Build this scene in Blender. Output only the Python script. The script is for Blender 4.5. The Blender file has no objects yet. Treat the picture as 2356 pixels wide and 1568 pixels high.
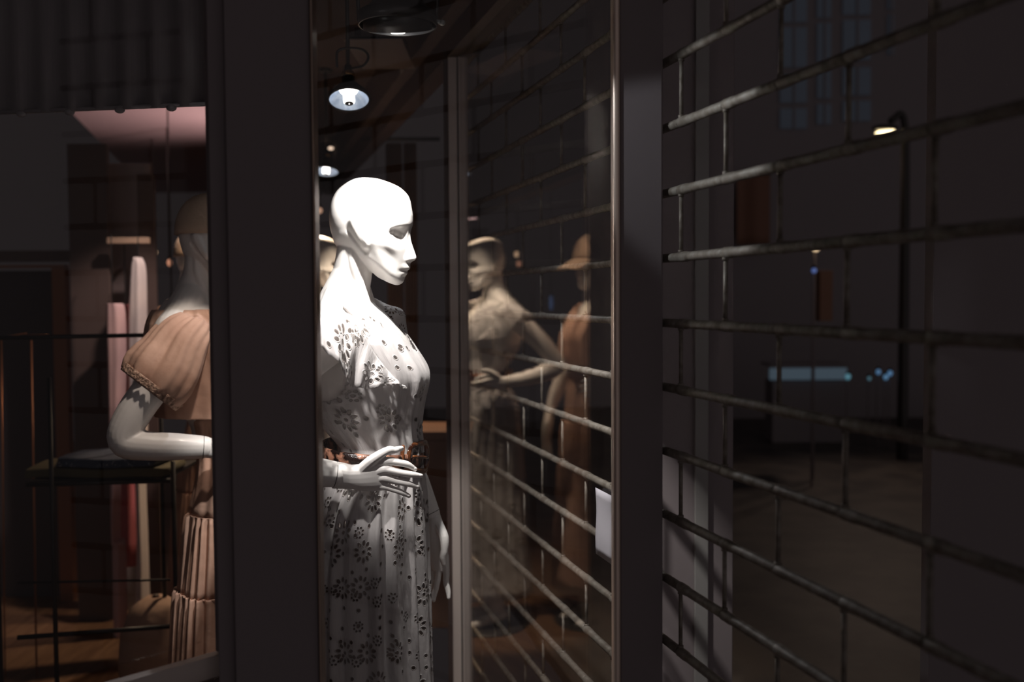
import bpy, bmesh, math, random
import numpy as np
from mathutils import Vector, Matrix

C = bpy.context.scene.collection
R = math.radians
rnd = random.Random(4)

# ------------------------------------------------------------------ camera
F = 2290.0                       # focal length in pixels of the 2356-wide frame (35 mm)
PITCH, ROLL = R(2.53), math.atan(0.0062)
EYE = 1.5
cam_data = bpy.data.cameras.new('camera'); cam = bpy.data.objects.new('camera', cam_data); C.objects.link(cam)
cam_data.sensor_width = 36; cam_data.lens = 36 * F / 2356
cam.matrix_world = Matrix.Translation((0, 0, EYE)) @ Matrix.Rotation(R(90) - PITCH, 4, 'X') @ Matrix.Rotation(-ROLL, 4, 'Z')
cam_data.clip_start = 0.02
cam_data.dof.use_dof = True; cam_data.dof.focus_distance = 2.15; cam_data.dof.aperture_fstop = 2.4
bpy.context.scene.camera = cam
CM = cam.matrix_world.to_3x3()

def at(px, py, Y):
    """world point at distance Y in front of the camera plane that the photo shows at pixel px, py"""
    d = CM @ Vector(((px - 1178) / F, -(py - 784) / F, -1.0))
    return Vector((0, 0, EYE)) + d * (Y / d.y)

# ------------------------------------------------------------------ world: night street glow, stronger behind the camera
W = bpy.data.worlds.new('world'); bpy.context.scene.world = W; W.use_nodes = True
nt = W.node_tree; nt.nodes.clear()
_o = nt.nodes.new('ShaderNodeOutputWorld'); _b = nt.nodes.new('ShaderNodeBackground')
_t = nt.nodes.new('ShaderNodeTexCoord'); _s = nt.nodes.new('ShaderNodeVectorMath'); _s.operation = 'DOT_PRODUCT'
_s.inputs[1].default_value = Vector((0.42, -0.90, 0.10)).normalized()
_r = nt.nodes.new('ShaderNodeMapRange'); _m = nt.nodes.new('ShaderNodeMix'); _m.data_type = 'RGBA'
nt.links.new(_t.outputs['Generated'], _s.inputs[0]); nt.links.new(_s.outputs['Value'], _r.inputs[0])
_r.inputs[1].default_value = 0.62; _r.inputs[2].default_value = 0.95
nt.links.new(_r.outputs[0], _m.inputs[0])
_m.inputs[6].default_value = (0.0130, 0.0105, 0.0108, 1)
_m.inputs[7].default_value = (0.118, 0.104, 0.106, 1)
nt.links.new(_m.outputs[2], _b.inputs[0]); nt.links.new(_b.outputs[0], _o.inputs[0])
_b.inputs[1].default_value = 1.0

vs = bpy.context.scene.view_settings
bpy.context.scene.display_settings.display_device = 'sRGB'
vs.view_transform = 'Standard'; vs.look = 'None'; vs.gamma = 1.0; vs.exposure = 0.0; vs.use_curve_mapping = False

# ------------------------------------------------------------------ helpers
def tag(o, label=None, cat=None, group=None, kind=None):
    if label: o['label'] = label
    if cat: o['category'] = cat
    if group: o['group'] = group
    if kind: o['kind'] = kind
    return o

def empty(name, loc=(0, 0, 0), rz=0, label=None, cat=None, group=None, kind=None):
    o = bpy.data.objects.new(name, None); C.objects.link(o)
    o.location = loc; o.rotation_euler = (0, 0, rz); o.empty_display_size = 0.1
    return tag(o, label, cat, group, kind)

def obj(name, bm, mat, parent=None, smooth=True, label=None, cat=None, group=None, kind=None, recalc=True):
    if recalc: bmesh.ops.recalc_face_normals(bm, faces=bm.faces[:])
    me = bpy.data.meshes.new(name); bm.to_mesh(me); bm.free()
    me.materials.append(mat)
    if smooth:
        for p in me.polygons: p.use_smooth = True
    o = bpy.data.objects.new(name, me); C.objects.link(o)
    if parent: o.parent = parent
    return tag(o, label, cat, group, kind)

def copy_tree(o, parent=None):
    c = o.copy(); C.objects.link(c)
    if parent: c.parent = parent
    for ch in [k for k in bpy.data.objects if k.parent == o and k.name in C.objects]:
        copy_tree(ch, c)
    return c

def remesh(o, vox, smooth=0):
    m = o.modifiers.new('remesh', 'REMESH'); m.mode = 'VOXEL'; m.voxel_size = vox; m.use_smooth_shade = True
    if smooth:
        s = o.modifiers.new('smooth', 'SMOOTH'); s.factor = 0.5; s.iterations = smooth

def bevel(o, w=0.003, seg=2):
    m = o.modifiers.new('bevel', 'BEVEL'); m.width = w; m.segments = seg; m.limit_method = 'ANGLE'

def box(bm, lo, hi, M=None):
    vsn = [bm.verts.new((x, y, z)) for z in (lo[2], hi[2]) for y in (lo[1], hi[1]) for x in (lo[0], hi[0])]
    for f in ((0, 1, 3, 2), (4, 6, 7, 5), (0, 4, 5, 1), (2, 3, 7, 6), (0, 2, 6, 4), (1, 5, 7, 3)):
        bm.faces.new([vsn[i] for i in f])
    if M is not None: bmesh.ops.transform(bm, matrix=M, verts=vsn)
    return vsn

def rings(bm, rs, cap=True, closed=True):
    """rs: list of rings (lists of points), joined one after another"""
    vv = [[bm.verts.new(p) for p in r] for r in rs]
    n = len(vv[0])
    for a, b in zip(vv[:-1], vv[1:]):
        for i in range(n if closed else n - 1):
            j = (i + 1) % n
            bm.faces.new((a[i], a[j], b[j], b[i]))
    if cap:
        bm.faces.new(vv[0]); bm.faces.new(vv[-1][::-1])
    return vv

def catmull(P, n=8):
    P = [Vector(p) for p in P]
    if len(P) < 3:
        return [P[0].lerp(P[-1], i / n) for i in range(n + 1)]
    out = []
    Q = [P[0] * 2 - P[1]] + P + [P[-1] * 2 - P[-2]]
    for k in range(1, len(Q) - 2):
        a, b, c, d = Q[k - 1:k + 3]
        for i in range(n):
            t = i / n
            out.append(0.5 * ((2 * b) + (c - a) * t + (2 * a - 5 * b + 4 * c - d) * t * t + (3 * b - a - 3 * c + d) * t ** 3))
    out.append(P[-1]); return out

def tube(bm, pts, rad, seg=12, flat=1.0, round_ends=True, sub=6, up=(0, 0, 1)):
    """swept tube through pts; rad one number or one for each point"""
    if not hasattr(rad, '__len__'): rad = [rad] * len(pts)
    P = [Vector(p) for p in pts]
    if sub > 1 and len(P) > 2:
        S = catmull([(p.x, p.y, p.z) for p in P], sub)
        rr = np.interp(np.linspace(0, len(P) - 1, len(S)), range(len(P)), rad)
    else:
        S, rr = P, rad
    rr = list(rr)
    if round_ends:
        d0 = (S[0] - S[1]).normalized(); d1 = (S[-1] - S[-2]).normalized()
        pre = [(S[0] + d0 * rr[0] * math.sin(a), rr[0] * math.cos(a)) for a in (R(80), R(50), R(25))]
        post = [(S[-1] + d1 * rr[-1] * math.sin(a), rr[-1] * math.cos(a)) for a in (R(25), R(50), R(80))]
        S = [p for p, _ in pre] + S + [p for p, _ in post]; rr = [r for _, r in pre] + rr + [r for _, r in post]
    out = []; u = Vector(up)
    for i, p in enumerate(S):
        t = (S[min(i + 1, len(S) - 1)] - S[max(i - 1, 0)]).normalized()
        a = u.cross(t)
        if a.length < 1e-3: a = Vector((1, 0, 0)).cross(t)
        a.normalize(); b = t.cross(a).normalized(); u = b
        out.append([p + a * (rr[i] * math.cos(k * 2 * math.pi / seg)) + b * (rr[i] * flat * math.sin(k * 2 * math.pi / seg)) for k in range(seg)])
    rings(bm, out)

def lathe(bm, prof, seg=40, M=None, cap=False):
    rs = [[(r * math.cos(2 * math.pi * k / seg), r * math.sin(2 * math.pi * k / seg), z) for k in range(seg)] for r, z in prof]
    vv = rings(bm, rs, cap=cap)
    if M is not None: bmesh.ops.transform(bm, matrix=M, verts=[v for r in vv for v in r])

def cyl(bm, a, b, r, seg=14):
    tube(bm, [a, b], r, seg, round_ends=False, sub=1)

def ellip(bm, c, r, n=16):
    res = bmesh.ops.create_uvsphere(bm, u_segments=n, v_segments=n // 2 + 2, radius=1)
    bmesh.ops.transform(bm, matrix=Matrix.Translation(c) @ Matrix.Diagonal((r[0], r[1], r[2], 1)), verts=res['verts'])

# ------------------------------------------------------------------ materials
def mat(name, col, rough=0.5, metal=0.0, noise=0, nscale=20, bump=0, spec=0.5, col2=None, coat=0, emit=None, estr=0, trans=0, stretch=None):
    m = bpy.data.materials.new(name); m.use_nodes = True
    t = m.node_tree; p = t.nodes['Principled BSDF']
    p.inputs['Base Color'].default_value = (*col, 1); p.inputs['Roughness'].default_value = rough
    p.inputs['Metallic'].default_value = metal; p.inputs['Specular IOR Level'].default_value = spec
    p.inputs['Coat Weight'].default_value = coat
    if emit: p.inputs['Emission Color'].default_value = (*emit, 1); p.inputs['Emission Strength'].default_value = estr
    if col2 or bump:
        tc = t.nodes.new('ShaderNodeTexCoord'); n = t.nodes.new('ShaderNodeTexNoise')
        n.inputs['Scale'].default_value = nscale; n.inputs['Detail'].default_value = 6
        if stretch:
            mp = t.nodes.new('ShaderNodeMapping'); mp.inputs['Scale'].default_value = stretch
            t.links.new(tc.outputs['Object'], mp.inputs[0]); t.links.new(mp.outputs[0], n.inputs[0])
        else: t.links.new(tc.outputs['Object'], n.inputs[0])
        if col2:
            cr = t.nodes.new('ShaderNodeValToRGB'); cr.color_ramp.elements[0].color = (*col, 1); cr.color_ramp.elements[1].color = (*col2, 1)
            cr.color_ramp.elements[0].position = 0.38; cr.color_ramp.elements[1].position = 0.62
            t.links.new(n.outputs[0], cr.inputs[0]); t.links.new(cr.outputs[0], p.inputs['Base Color'])
        if bump:
            b = t.nodes.new('ShaderNodeBump'); b.inputs['Strength'].default_value = bump; b.inputs['Distance'].default_value = 0.01
            t.links.new(n.outputs[0], b.inputs['Height']); t.links.new(b.outputs[0], p.inputs['Normal'])
    return m

class NG:
    """tiny wrapper to write shader maths"""
    def __init__(s, t): s.t = t
    def m(s, op, *a, clamp=False):
        n = s.t.nodes.new('ShaderNodeMath'); n.operation = op; n.use_clamp = clamp
        for i, v in enumerate(a):
            if isinstance(v, (int, float)): n.inputs[i].default_value = v
            else: s.t.links.new(v, n.inputs[i])
        return n.outputs[0]

def eyelet_material(name, base):
    """fine cotton with cut flower-shaped eyelets and raised thread rims; uv is in metres"""
    m = bpy.data.materials.new(name); m.use_nodes = True
    t = m.node_tree; p = t.nodes['Principled BSDF']; g = NG(t)
    out = t.nodes['Material Output']
    uv = t.nodes.new('ShaderNodeUVMap')
    def layer(scale, ring, pr, pa, n, hub, rand, off, drop):
        mp = t.nodes.new('ShaderNodeMapping'); mp.inputs['Scale'].default_value = (scale, scale, 1); mp.inputs['Location'].default_value = (off, off * 1.7, 0)
        t.links.new(uv.outputs[0], mp.inputs[0])
        v = t.nodes.new('ShaderNodeTexVoronoi'); v.voronoi_dimensions = '2D'; v.inputs['Scale'].default_value = 1; v.inputs['Randomness'].default_value = rand
        t.links.new(mp.outputs[0], v.inputs['Vector'])
        d = t.nodes.new('ShaderNodeVectorMath'); d.operation = 'SUBTRACT'
        t.links.new(mp.outputs[0], d.inputs[0]); t.links.new(v.outputs['Position'], d.inputs[1])
        s = t.nodes.new('ShaderNodeSeparateXYZ'); t.links.new(d.outputs[0], s.inputs[0])
        r = g.m('SQRT', g.m('ADD', g.m('MULTIPLY', s.outputs[0], s.outputs[0]), g.m('MULTIPLY', s.outputs[1], s.outputs[1])))
        a = g.m('ARCTAN2', s.outputs[1], s.outputs[0])
        fr = g.m('SUBTRACT', g.m('FRACT', g.m('ADD', g.m('MULTIPLY', a, n / (2 * math.pi)), 20.0)), 0.5)
        aa = g.m('MULTIPLY', g.m('MULTIPLY', fr, 2 * math.pi / n), r)
        e = g.m('ADD', g.m('POWER', g.m('ABSOLUTE', g.m('DIVIDE', g.m('SUBTRACT', r, ring), pr)), 2), g.m('POWER', g.m('ABSOLUTE', g.m('DIVIDE', aa, pa)), 2))
        h = g.m('POWER', g.m('DIVIDE', r, hub), 2)
        c = t.nodes.new('ShaderNodeSeparateColor'); t.links.new(v.outputs['Color'], c.inputs[0])
        return g.m('ADD', g.m('MINIMUM', e, h), g.m('MULTIPLY', g.m('LESS_THAN', c.outputs[0], drop), 50.0))
    e1 = layer(10.5, 0.205, 0.055, 0.034, 10, 0.035, 0.75, 0.3, 0.22)
    e2 = layer(19.0, 0.20, 0.042, 0.042, 8, 0.05, 0.9, 5.1, 0.62)
    e3 = layer(27.0, 0.0, 0.09, 0.09, 1, 0.10, 1.0, 9.7, 0.45)
    e = g.m('MINIMUM', e1, g.m('MINIMUM', e2, e3))
    hole = g.m('LESS_THAN', e, 1.0)
    rim = g.m('MULTIPLY', g.m('SUBTRACT', 1.0, g.m('ABSOLUTE', g.m('DIVIDE', g.m('SUBTRACT', e, 1.9), 1.1)), clamp=True), 1.0)
    nz = t.nodes.new('ShaderNodeTexNoise'); nz.inputs['Scale'].default_value = 38; nz.inputs['Detail'].default_value = 5
    mp = t.nodes.new('ShaderNodeMapping'); mp.inputs['Scale'].default_value = (1.0, 0.22, 1)
    t.links.new(uv.outputs[0], mp.inputs[0]); t.links.new(mp.outputs[0], nz.inputs[0])
    hgt = g.m('ADD', g.m('MULTIPLY', rim, 0.5), g.m('MULTIPLY', nz.outputs[0], 1.9))
    b = t.nodes.new('ShaderNodeBump'); b.inputs['Strength'].default_value = 0.8; b.inputs['Distance'].default_value = 0.004
    t.links.new(hgt, b.inputs['Height']); t.links.new(b.outputs[0], p.inputs['Normal'])
    rg = g.m('LESS_THAN', e, 1.55); cm = t.nodes.new('ShaderNodeMix'); cm.data_type = 'RGBA'  # darker ring round each hole: shade at the thread edge, put into the colour
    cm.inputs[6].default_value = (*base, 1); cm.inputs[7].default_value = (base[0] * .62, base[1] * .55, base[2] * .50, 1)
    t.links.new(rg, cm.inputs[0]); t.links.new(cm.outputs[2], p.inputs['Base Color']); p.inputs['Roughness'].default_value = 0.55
    p.inputs['Sheen Weight'].default_value = 0.25
    tr = t.nodes.new('ShaderNodeBsdfTranslucent'); tr.inputs[0].default_value = (*base, 1)
    mx = t.nodes.new('ShaderNodeMixShader'); mx.inputs[0].default_value = 0.36
    t.links.new(p.outputs[0], mx.inputs[1]); t.links.new(tr.outputs[0], mx.inputs[2])
    tp = t.nodes.new('ShaderNodeBsdfTransparent'); m2 = t.nodes.new('ShaderNodeMixShader')
    t.links.new(hole, m2.inputs[0]); t.links.new(mx.outputs[0], m2.inputs[1]); t.links.new(tp.outputs[0], m2.inputs[2])
    t.links.new(m2.outputs[0], out.inputs[0])
    return m

def glass_material(name, tint=(1, 1, 1), base=0.035, power=5.0):
    m = bpy.data.materials.new(name); m.use_nodes = True
    t = m.node_tree; t.nodes.remove(t.nodes['Principled BSDF']); g = NG(t); out = t.nodes['Material Output']
    lw = t.nodes.new('ShaderNodeLayerWeight'); lw.inputs[0].default_value = 0.5
    fac = g.m('ADD', g.m('MULTIPLY', g.m('POWER', lw.outputs['Facing'], power), 1 - base), base, clamp=True)
    tp = t.nodes.new('ShaderNodeBsdfTransparent'); tp.inputs[0].default_value = (*tint, 1)
    gl = t.nodes.new('ShaderNodeBsdfGlossy'); gl.inputs['Roughness'].default_value = 0.0
    mx = t.nodes.new('ShaderNodeMixShader')
    t.links.new(fac, mx.inputs[0]); t.links.new(tp.outputs[0], mx.inputs[1]); t.links.new(gl.outputs[0], mx.inputs[2])
    t.links.new(mx.outputs[0], out.inputs[0]); return m

def snake_material():
    m = bpy.data.materials.new('snakeskin'); m.use_nodes = True
    t = m.node_tree; p = t.nodes['Principled BSDF']
    tc = t.nodes.new('ShaderNodeTexCoord'); v = t.nodes.new('ShaderNodeTexVoronoi'); v.inputs['Scale'].default_value = 260; v.feature = 'DISTANCE_TO_EDGE'
    n = t.nodes.new('ShaderNodeTexNoise'); n.inputs['Scale'].default_value = 45; n.inputs['Detail'].default_value = 3
    c = t.nodes.new('ShaderNodeValToRGB'); e = c.color_ramp.elements
    e[0].color = (0.012, 0.006, 0.005, 1); e[0].position = 0.46; e[1].color = (0.42, 0.20, 0.13, 1); e[1].position = 0.60
    t.links.new(tc.outputs['Object'], v.inputs['Vector']); t.links.new(tc.outputs['Object'], n.inputs[0]); t.links.new(n.outputs[0], c.inputs[0])
    t.links.new(c.outputs[0], p.inputs['Base Color']); p.inputs['Roughness'].default_value = 0.22
    b = t.nodes.new('ShaderNodeBump'); b.inputs['Strength'].default_value = 0.6; b.inputs['Distance'].default_value = 0.001
    t.links.new(v.outputs[0], b.inputs['Height']); t.links.new(b.outputs[0], p.inputs['Normal'])
    return m

M_white = mat('mannequin_white', (0.80, 0.77, 0.74), rough=0.38, coat=0.15, bump=0.02, nscale=60)
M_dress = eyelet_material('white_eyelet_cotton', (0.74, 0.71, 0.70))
M_lining = mat('beige_lining', (0.50, 0.42, 0.38), rough=.8)
M_belt = snake_material()
M_buckle = mat('tortoise_resin', (0.035, 0.010, 0.005), rough=0.08, col2=(0.22, 0.07, 0.02), nscale=40, coat=1)
M_peach = mat('peach_cotton', (0.56, 0.35, 0.26), rough=0.8, bump=0.5, nscale=14, col2=(0.50, 0.30, 0.22))
M_lace = mat('peach_lace', (0.62, 0.42, 0.31), rough=0.85, bump=1.0, nscale=150, col2=(0.30, 0.17, 0.12))
M_cap = mat('beige_cap_cotton', (0.60, 0.45, 0.33), rough=0.7, bump=0.2, nscale=90)
M_post = mat('dark_bronze_post', (0.25, 0.215, 0.22), rough=0.6, bump=0.03, nscale=40, spec=0.2)
M_bronze = mat('bronze_frame', (0.34, 0.25, 0.20), rough=0.34, metal=0.55, bump=0.04, nscale=30)
M_mull = mat('grey_bronze_mullion', (0.66, 0.57, 0.52), rough=0.42, metal=0.15)
M_steel = mat('galvanised_steel', (0.30, 0.27, 0.23), rough=0.5, metal=0.15, col2=(0.18, 0.15, 0.12), nscale=55, bump=0.25)
M_black = mat('black_metal', (0.018, 0.016, 0.016), rough=0.45)
M_lampblack = mat('dark_lamp_metal', (0.05, 0.045, 0.042), rough=0.32, metal=0.3)
M_brass = mat('brass', (0.6, 0.33, 0.10), rough=0.25, metal=1)
M_ceiling = mat('dark_ceiling', (0.10, 0.07, 0.065), rough=0.8, bump=0.1, nscale=8)
M_beam = mat('brown_soffit', (0.085, 0.055, 0.048), rough=0.55)
M_floor = mat('oak_floor', (0.20, 0.11, 0.06), rough=0.45, col2=(0.13, 0.065, 0.035), nscale=5, stretch=(8, 0.7, 1))
M_wallin = mat('dark_inner_wall', (0.045, 0.032, 0.03), rough=0.85, bump=0.05, nscale=12)
M_pink = mat('pinkish_plaster', (0.42, 0.30, 0.30), rough=0.8)
M_curtain = mat('brown_curtain', (0.13, 0.07, 0.045), rough=0.8, bump=0.2, nscale=20)
M_paper = mat('white_paper', (0.46, 0.44, 0.48), rough=0.7, bump=0.03, nscale=60)
M_glass = glass_material('window_glass', base=0.03)
M_sideglass = glass_material('side_glass', base=0.035)
M_seam = mat('dark_seam', (0.03, 0.025, 0.022), rough=0.7)
M_box = mat('brown_plinth', (0.19, 0.10, 0.065), rough=0.6, col2=(0.15, 0.08, 0.05), nscale=6)

# =================================================================== STRUCTURE
NV = Vector((0.9624, 0.2715, 0)); UV_ = Vector((-0.2715, 0.9624, 0))    # normal and run of the side pane (into the depth)
CG = 0.744                                                              # its distance from the camera along NV
CR = 0.813                                                              # the grille just behind it
def onplane(c, px, z=0.0):
    Y = c / (0.9624 * (px - 1178) / F + 0.2715)
    return Vector(((px - 1178) / F * Y, Y, z))
def planeM(p):  # local x along UV_, y along -NV... a right-handed frame standing upright
    return Matrix.Translation(p) @ Matrix(((UV_.x, -NV.x, 0, 0), (UV_.y, -NV.y, 0, 0), (0, 0, 1, 0), (0, 0, 0, 1)))

def struct(name, bm, m, parent=None, smooth=False):
    o = obj(name, bm, m, parent, smooth)
    if not parent: o['kind'] = 'structure'
    return o

bm = bmesh.new(); rings(bm, [[(x, y, z) for x, y in ((-4.5, 1.70), (0.16, 1.95), (0.02, 2.45), (-.9, 5.8), (-2.3, 10.5), (-6, 10.5))] for z in (-.06, 0)]); struct('floor', bm, M_floor)

# showcase ceiling over the mannequins (its right edge runs along the side pane)
A = onplane(CG, 1470); B = onplane(CG, 560)
bm = bmesh.new()
lo = [(-0.9, 1.66), (A.x, A.y), (onplane(CG, 700).x, onplane(CG, 700).y), (-2.2, 10.5), (-2.4, 3.6)]
rings(bm, [[(x, y, 2.55) for x, y in lo], [(x, y, 2.62) for x, y in lo]])
struct('ceiling', bm, M_ceiling)

# wide dark pillar (left) with bronze edge towards the shown mannequin
pil = empty('trim_1', kind='structure')
def pbox(name, pxa, pxb, Ya, Yb, m, parent, z0=0, z1=2.75, bev=0.003):
    a = at(pxa, 784, Ya); b = at(pxb, 784, Ya)
    bm = bmesh.new(); box(bm, (a.x, Ya, z0), (b.x, Yb, z1))
    o = obj(name, bm, m, parent, False); bevel(o, bev)
    return o
pbox('pillar', 527, 723, 1.60, 1.655, M_post, pil)
pbox('edge_strip', 722.5, 729, 1.592, 1.63, M_bronze, pil)
pbox('side_rail', 488, 528, 1.62, 1.66, M_post, pil)
# slim dark post right of the pane
post = empty('trim_2', kind='structure')
pbox('post', 1427, 1525, 1.90, 1.945, M_post, post)
es = pbox('edge_strip', 1411, 1428, 1.896, 1.945, mat('satin_bronze', (.80, .64, .54), rough=.3, metal=.5), post, bev=.0065); es.modifiers['bevel'].segments = 5

# far corner mullion between the panes: two vertical stripes with a groove
mul = empty('trim_3', kind='structure')
P = onplane(CG, 1056)
def mstrip(pa, pb, y0, y1, m, name):
    a = at(pa, 784, y0); b = at(pb, 784, y0)
    bm = bmesh.new(); box(bm, (a.x, y0, 0), (b.x, y1, 2.33)); o = obj(name, bm, m, mul, False); bevel(o, 0.002)
mstrip(1036, 1056, P.y - .02, P.y + .05, M_mull, 'mullion_bar')
mstrip(1059, 1079, P.y - .02, P.y + .05, M_mull, 'mullion_bar')
mstrip(1052, 1062, P.y + .0, P.y + .05, M_black, 'mullion_groove')
mstrip(1025, 1036, P.y + .0, P.y + .05, M_beam, 'mullion_side')

# window_1: front pane between the pillar and the post
def pane(name, a, b, z0, z1, m, th=0.006, parent=None):
    a = Vector(a).to_3d(); b = Vector(b).to_3d(); d = (b - a).normalized(); n = Vector((-d.y, d.x, 0)) * th / 2
    bm = bmesh.new()
    rings(bm, [[(a + n)[:2] + (z0,), (b + n)[:2] + (z0,), (b - n)[:2] + (z0,), (a - n)[:2] + (z0,)],
               [(a + n)[:2] + (z1,), (b + n)[:2] + (z1,), (b - n)[:2] + (z1,), (a - n)[:2] + (z1,)]])
    return struct(name, bm, m, parent)
def rail(name, a, b, w, z0, z1, m, parent):
    o = pane(name, a, b, z0, z1, m, w, parent); bevel(o, 0.002); return o
p1 = at(726, 784, 1.625); p2 = at(1426, 784, 1.96)
w1 = empty('window_1', kind='structure')
pane('glass', (p1.x, p1.y, 0), (p2.x, p2.y, 0), 0.08, 2.50, M_glass, parent=w1)
rail('window_frame', (p1.x, p1.y, 0), (p2.x, p2.y, 0), 0.05, 2.50, 2.62, M_beam, w1)
rail('window_sill', (p1.x, p1.y, 0), (p2.x, p2.y, 0), 0.06, 0.0, 0.08, M_bronze, w1)
# window_2: side pane that runs into the depth and mirrors the shop
w2 = empty('window_2', kind='structure')
s1 = onplane(CG, 1428); s2 = onplane(CG, 1062)
pane('glass', s1, s2, 0.08, 2.30, M_sideglass, parent=w2)
rail('window_frame', s1, onplane(CG, 760), 0.07, 2.30, 2.38, M_beam, w2)
rail('window_frame', s1 - NV * .03, onplane(CG, 700) - NV * .03, 0.10, 2.385, 2.55, M_ceiling, w2)
rail('window_sill', s1, s2, 0.05, 0.0, 0.08, M_bronze, w2)
# window_3: left pane, coming towards the camera at an angle
w3 = empty('window_3', kind='structure')
l1 = Vector((-0.487, 1.665, 0)); l2 = Vector((-1.35, 0.80, 0))
pane('glass', l1, l2, 0.93, 2.6, M_glass, parent=w3)
rail('window_frame', l1 + Vector((.0, .01, 0)), l1 + Vector((-.012, -.002, 0)), 0.03, 0.9, 2.6, M_post, w3)
rail('window_sill', l1 + Vector((-.0, .025, 0)), l2 + Vector((0, .025, 0)), 0.022, 0.86, 0.898, M_mull, w3)
rail('sill_wall', l1 + Vector((-.0, .0, 0)), l2 + Vector((0, .0, 0)), 0.05, 0.0, 0.855, M_post, w3)

# partition column inside the shop, behind the pillar
bm = bmesh.new(); box(bm, (-0.76, 3.19, 0), (-0.645, 3.27, 2.55)); struct('trim_4', bm, M_wallin)

# dark bulkhead added unseen behind the pillar to block the ceiling reflection
bm = bmesh.new(); q = [(-.70, 3.24), (-1.86, 7.0), (-1.93, 6.98), (-.77, 3.22)]
rings(bm, [[(x, y, z) for x, y in q] for z in (1.97, 2.56)]); struct('wall_reflection_blocker', bm, M_wallin)
# =================================================================== ROLLING GRILLE
gr = empty('rolling_grille', onplane(CR, 1600, 0), label='closed rolling security grille of steel tubes and links right of the pane', cat='security grille')
Mg = planeM(onplane(CR, 1600, 0)); gr.matrix_world = Mg
def along(px):            # distance along the grille from its origin for a given pixel column
    return (onplane(CR, px) - onplane(CR, 1600)).dot(UV_)
S0 = along(1565); STEP = along(1408) - along(1565); STEP /= 2
HR = 0.125; Z0 = at(1525, 742, onplane(CR, 1525).y).z
smin, smax = along(2600), along(1040)
rods = list(range(-7, 11))
joints = [S0 + k * STEP for k in range(-8, 14) if smin < S0 + k * STEP < smax]
def zsag(k): return Z0 - k * HR
RR = 0.0086
for k in rods:                       # k<0 above eye level
    z = zsag(k)
    if z < 0.05: continue
    bm = bmesh.new()
    ks = sorted(joints)
    edges = [smin] + ks + [smax]
    for a, b in zip(edges[:-1], edges[1:]):
        # tube piece: swollen collar at its far end, thin dark gap between the pieces
        prof = [(a + .0015, RR * .93), (a + .003, RR), (b - .034, RR), (b - .030, RR * 1.14), (b - .003, RR * 1.14), (b - .0015, RR * .9)]
        rings(bm, [[(s, r * math.cos(q * math.pi / 9), z + r * math.sin(q * math.pi / 9)) for q in range(18)] for s, r in prof])
    rings(bm, [[(s, RR * .6 * math.cos(q * math.pi / 5), z + RR * .6 * math.sin(q * math.pi / 5)) for q in range(10)] for s in (smin + .002, smax - .002)])
    o = obj('tube_rod', bm, M_steel, gr); m_ = o.modifiers.new('e', 'EDGE_SPLIT'); m_.split_angle = R(50)
links = []
for k in rods[:-1]:
    z = zsag(k)
    if z - HR < 0.05: continue
    for i, s in enumerate(sorted(joints)):
        kk = round((s - S0) / STEP)
        if (kk + k) % 2 == 0: links.append((s, z))
links.sort(key=lambda q: q[0])
def link_bm(bm, s, z):
    s = s - .004
    tube(bm, [(s, 0, z - RR * .7), (s, 0, z - HR + RR * .7)], 0.0040, 8, flat=1.0, round_ends=False, sub=1)
    cyl(bm, (s, 0, z - RR * .8), (s, 0, z - RR * 1.5), 0.006, 8); cyl(bm, (s, 0, z - HR + RR * .8), (s, 0, z - HR + RR * 1.5), 0.006, 8)
for s, z in links[:96]:
    bm = bmesh.new(); link_bm(bm, s, z); obj('link_bar', bm, M_steel, gr)
bm = bmesh.new()
for s, z in links[96:]: link_bm(bm, s, z)
if links[96:]: obj('link_bar', bm, M_steel, gr, kind='stuff')

# paper notice on the side pane
pp = planeM(onplane(CG, 1400, 0))
def ploc(px, z): return ((onplane(CG, px) - onplane(CG, 1400)).dot(UV_), z)
x0 = ploc(1381, 0)[0]; x1 = ploc(1424, 0)[0]
zt = at(1381, 1120, onplane(CG, 1381).y).z; zb = at(1381, 1272, onplane(CG, 1381).y).z
bm = bmesh.new(); n = 8; rows = []
for i in range(n + 1):
    z = zb + (zt - zb) * i / n; curl = 0.010 + 0.0012 * math.sin(i * .9)
    rows.append([(x0 + (x1 - x0) * j / 4, curl, z) for j in range(5)])
rings(bm, rows, cap=False, closed=False)
o = obj('paper_notice', bm, M_paper, label='blank white paper notice taped to the side pane beside the post', cat='paper'); o.matrix_world = pp
s_ = o.modifiers.new('s', 'SOLIDIFY'); s_.thickness = 0.0006

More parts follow.
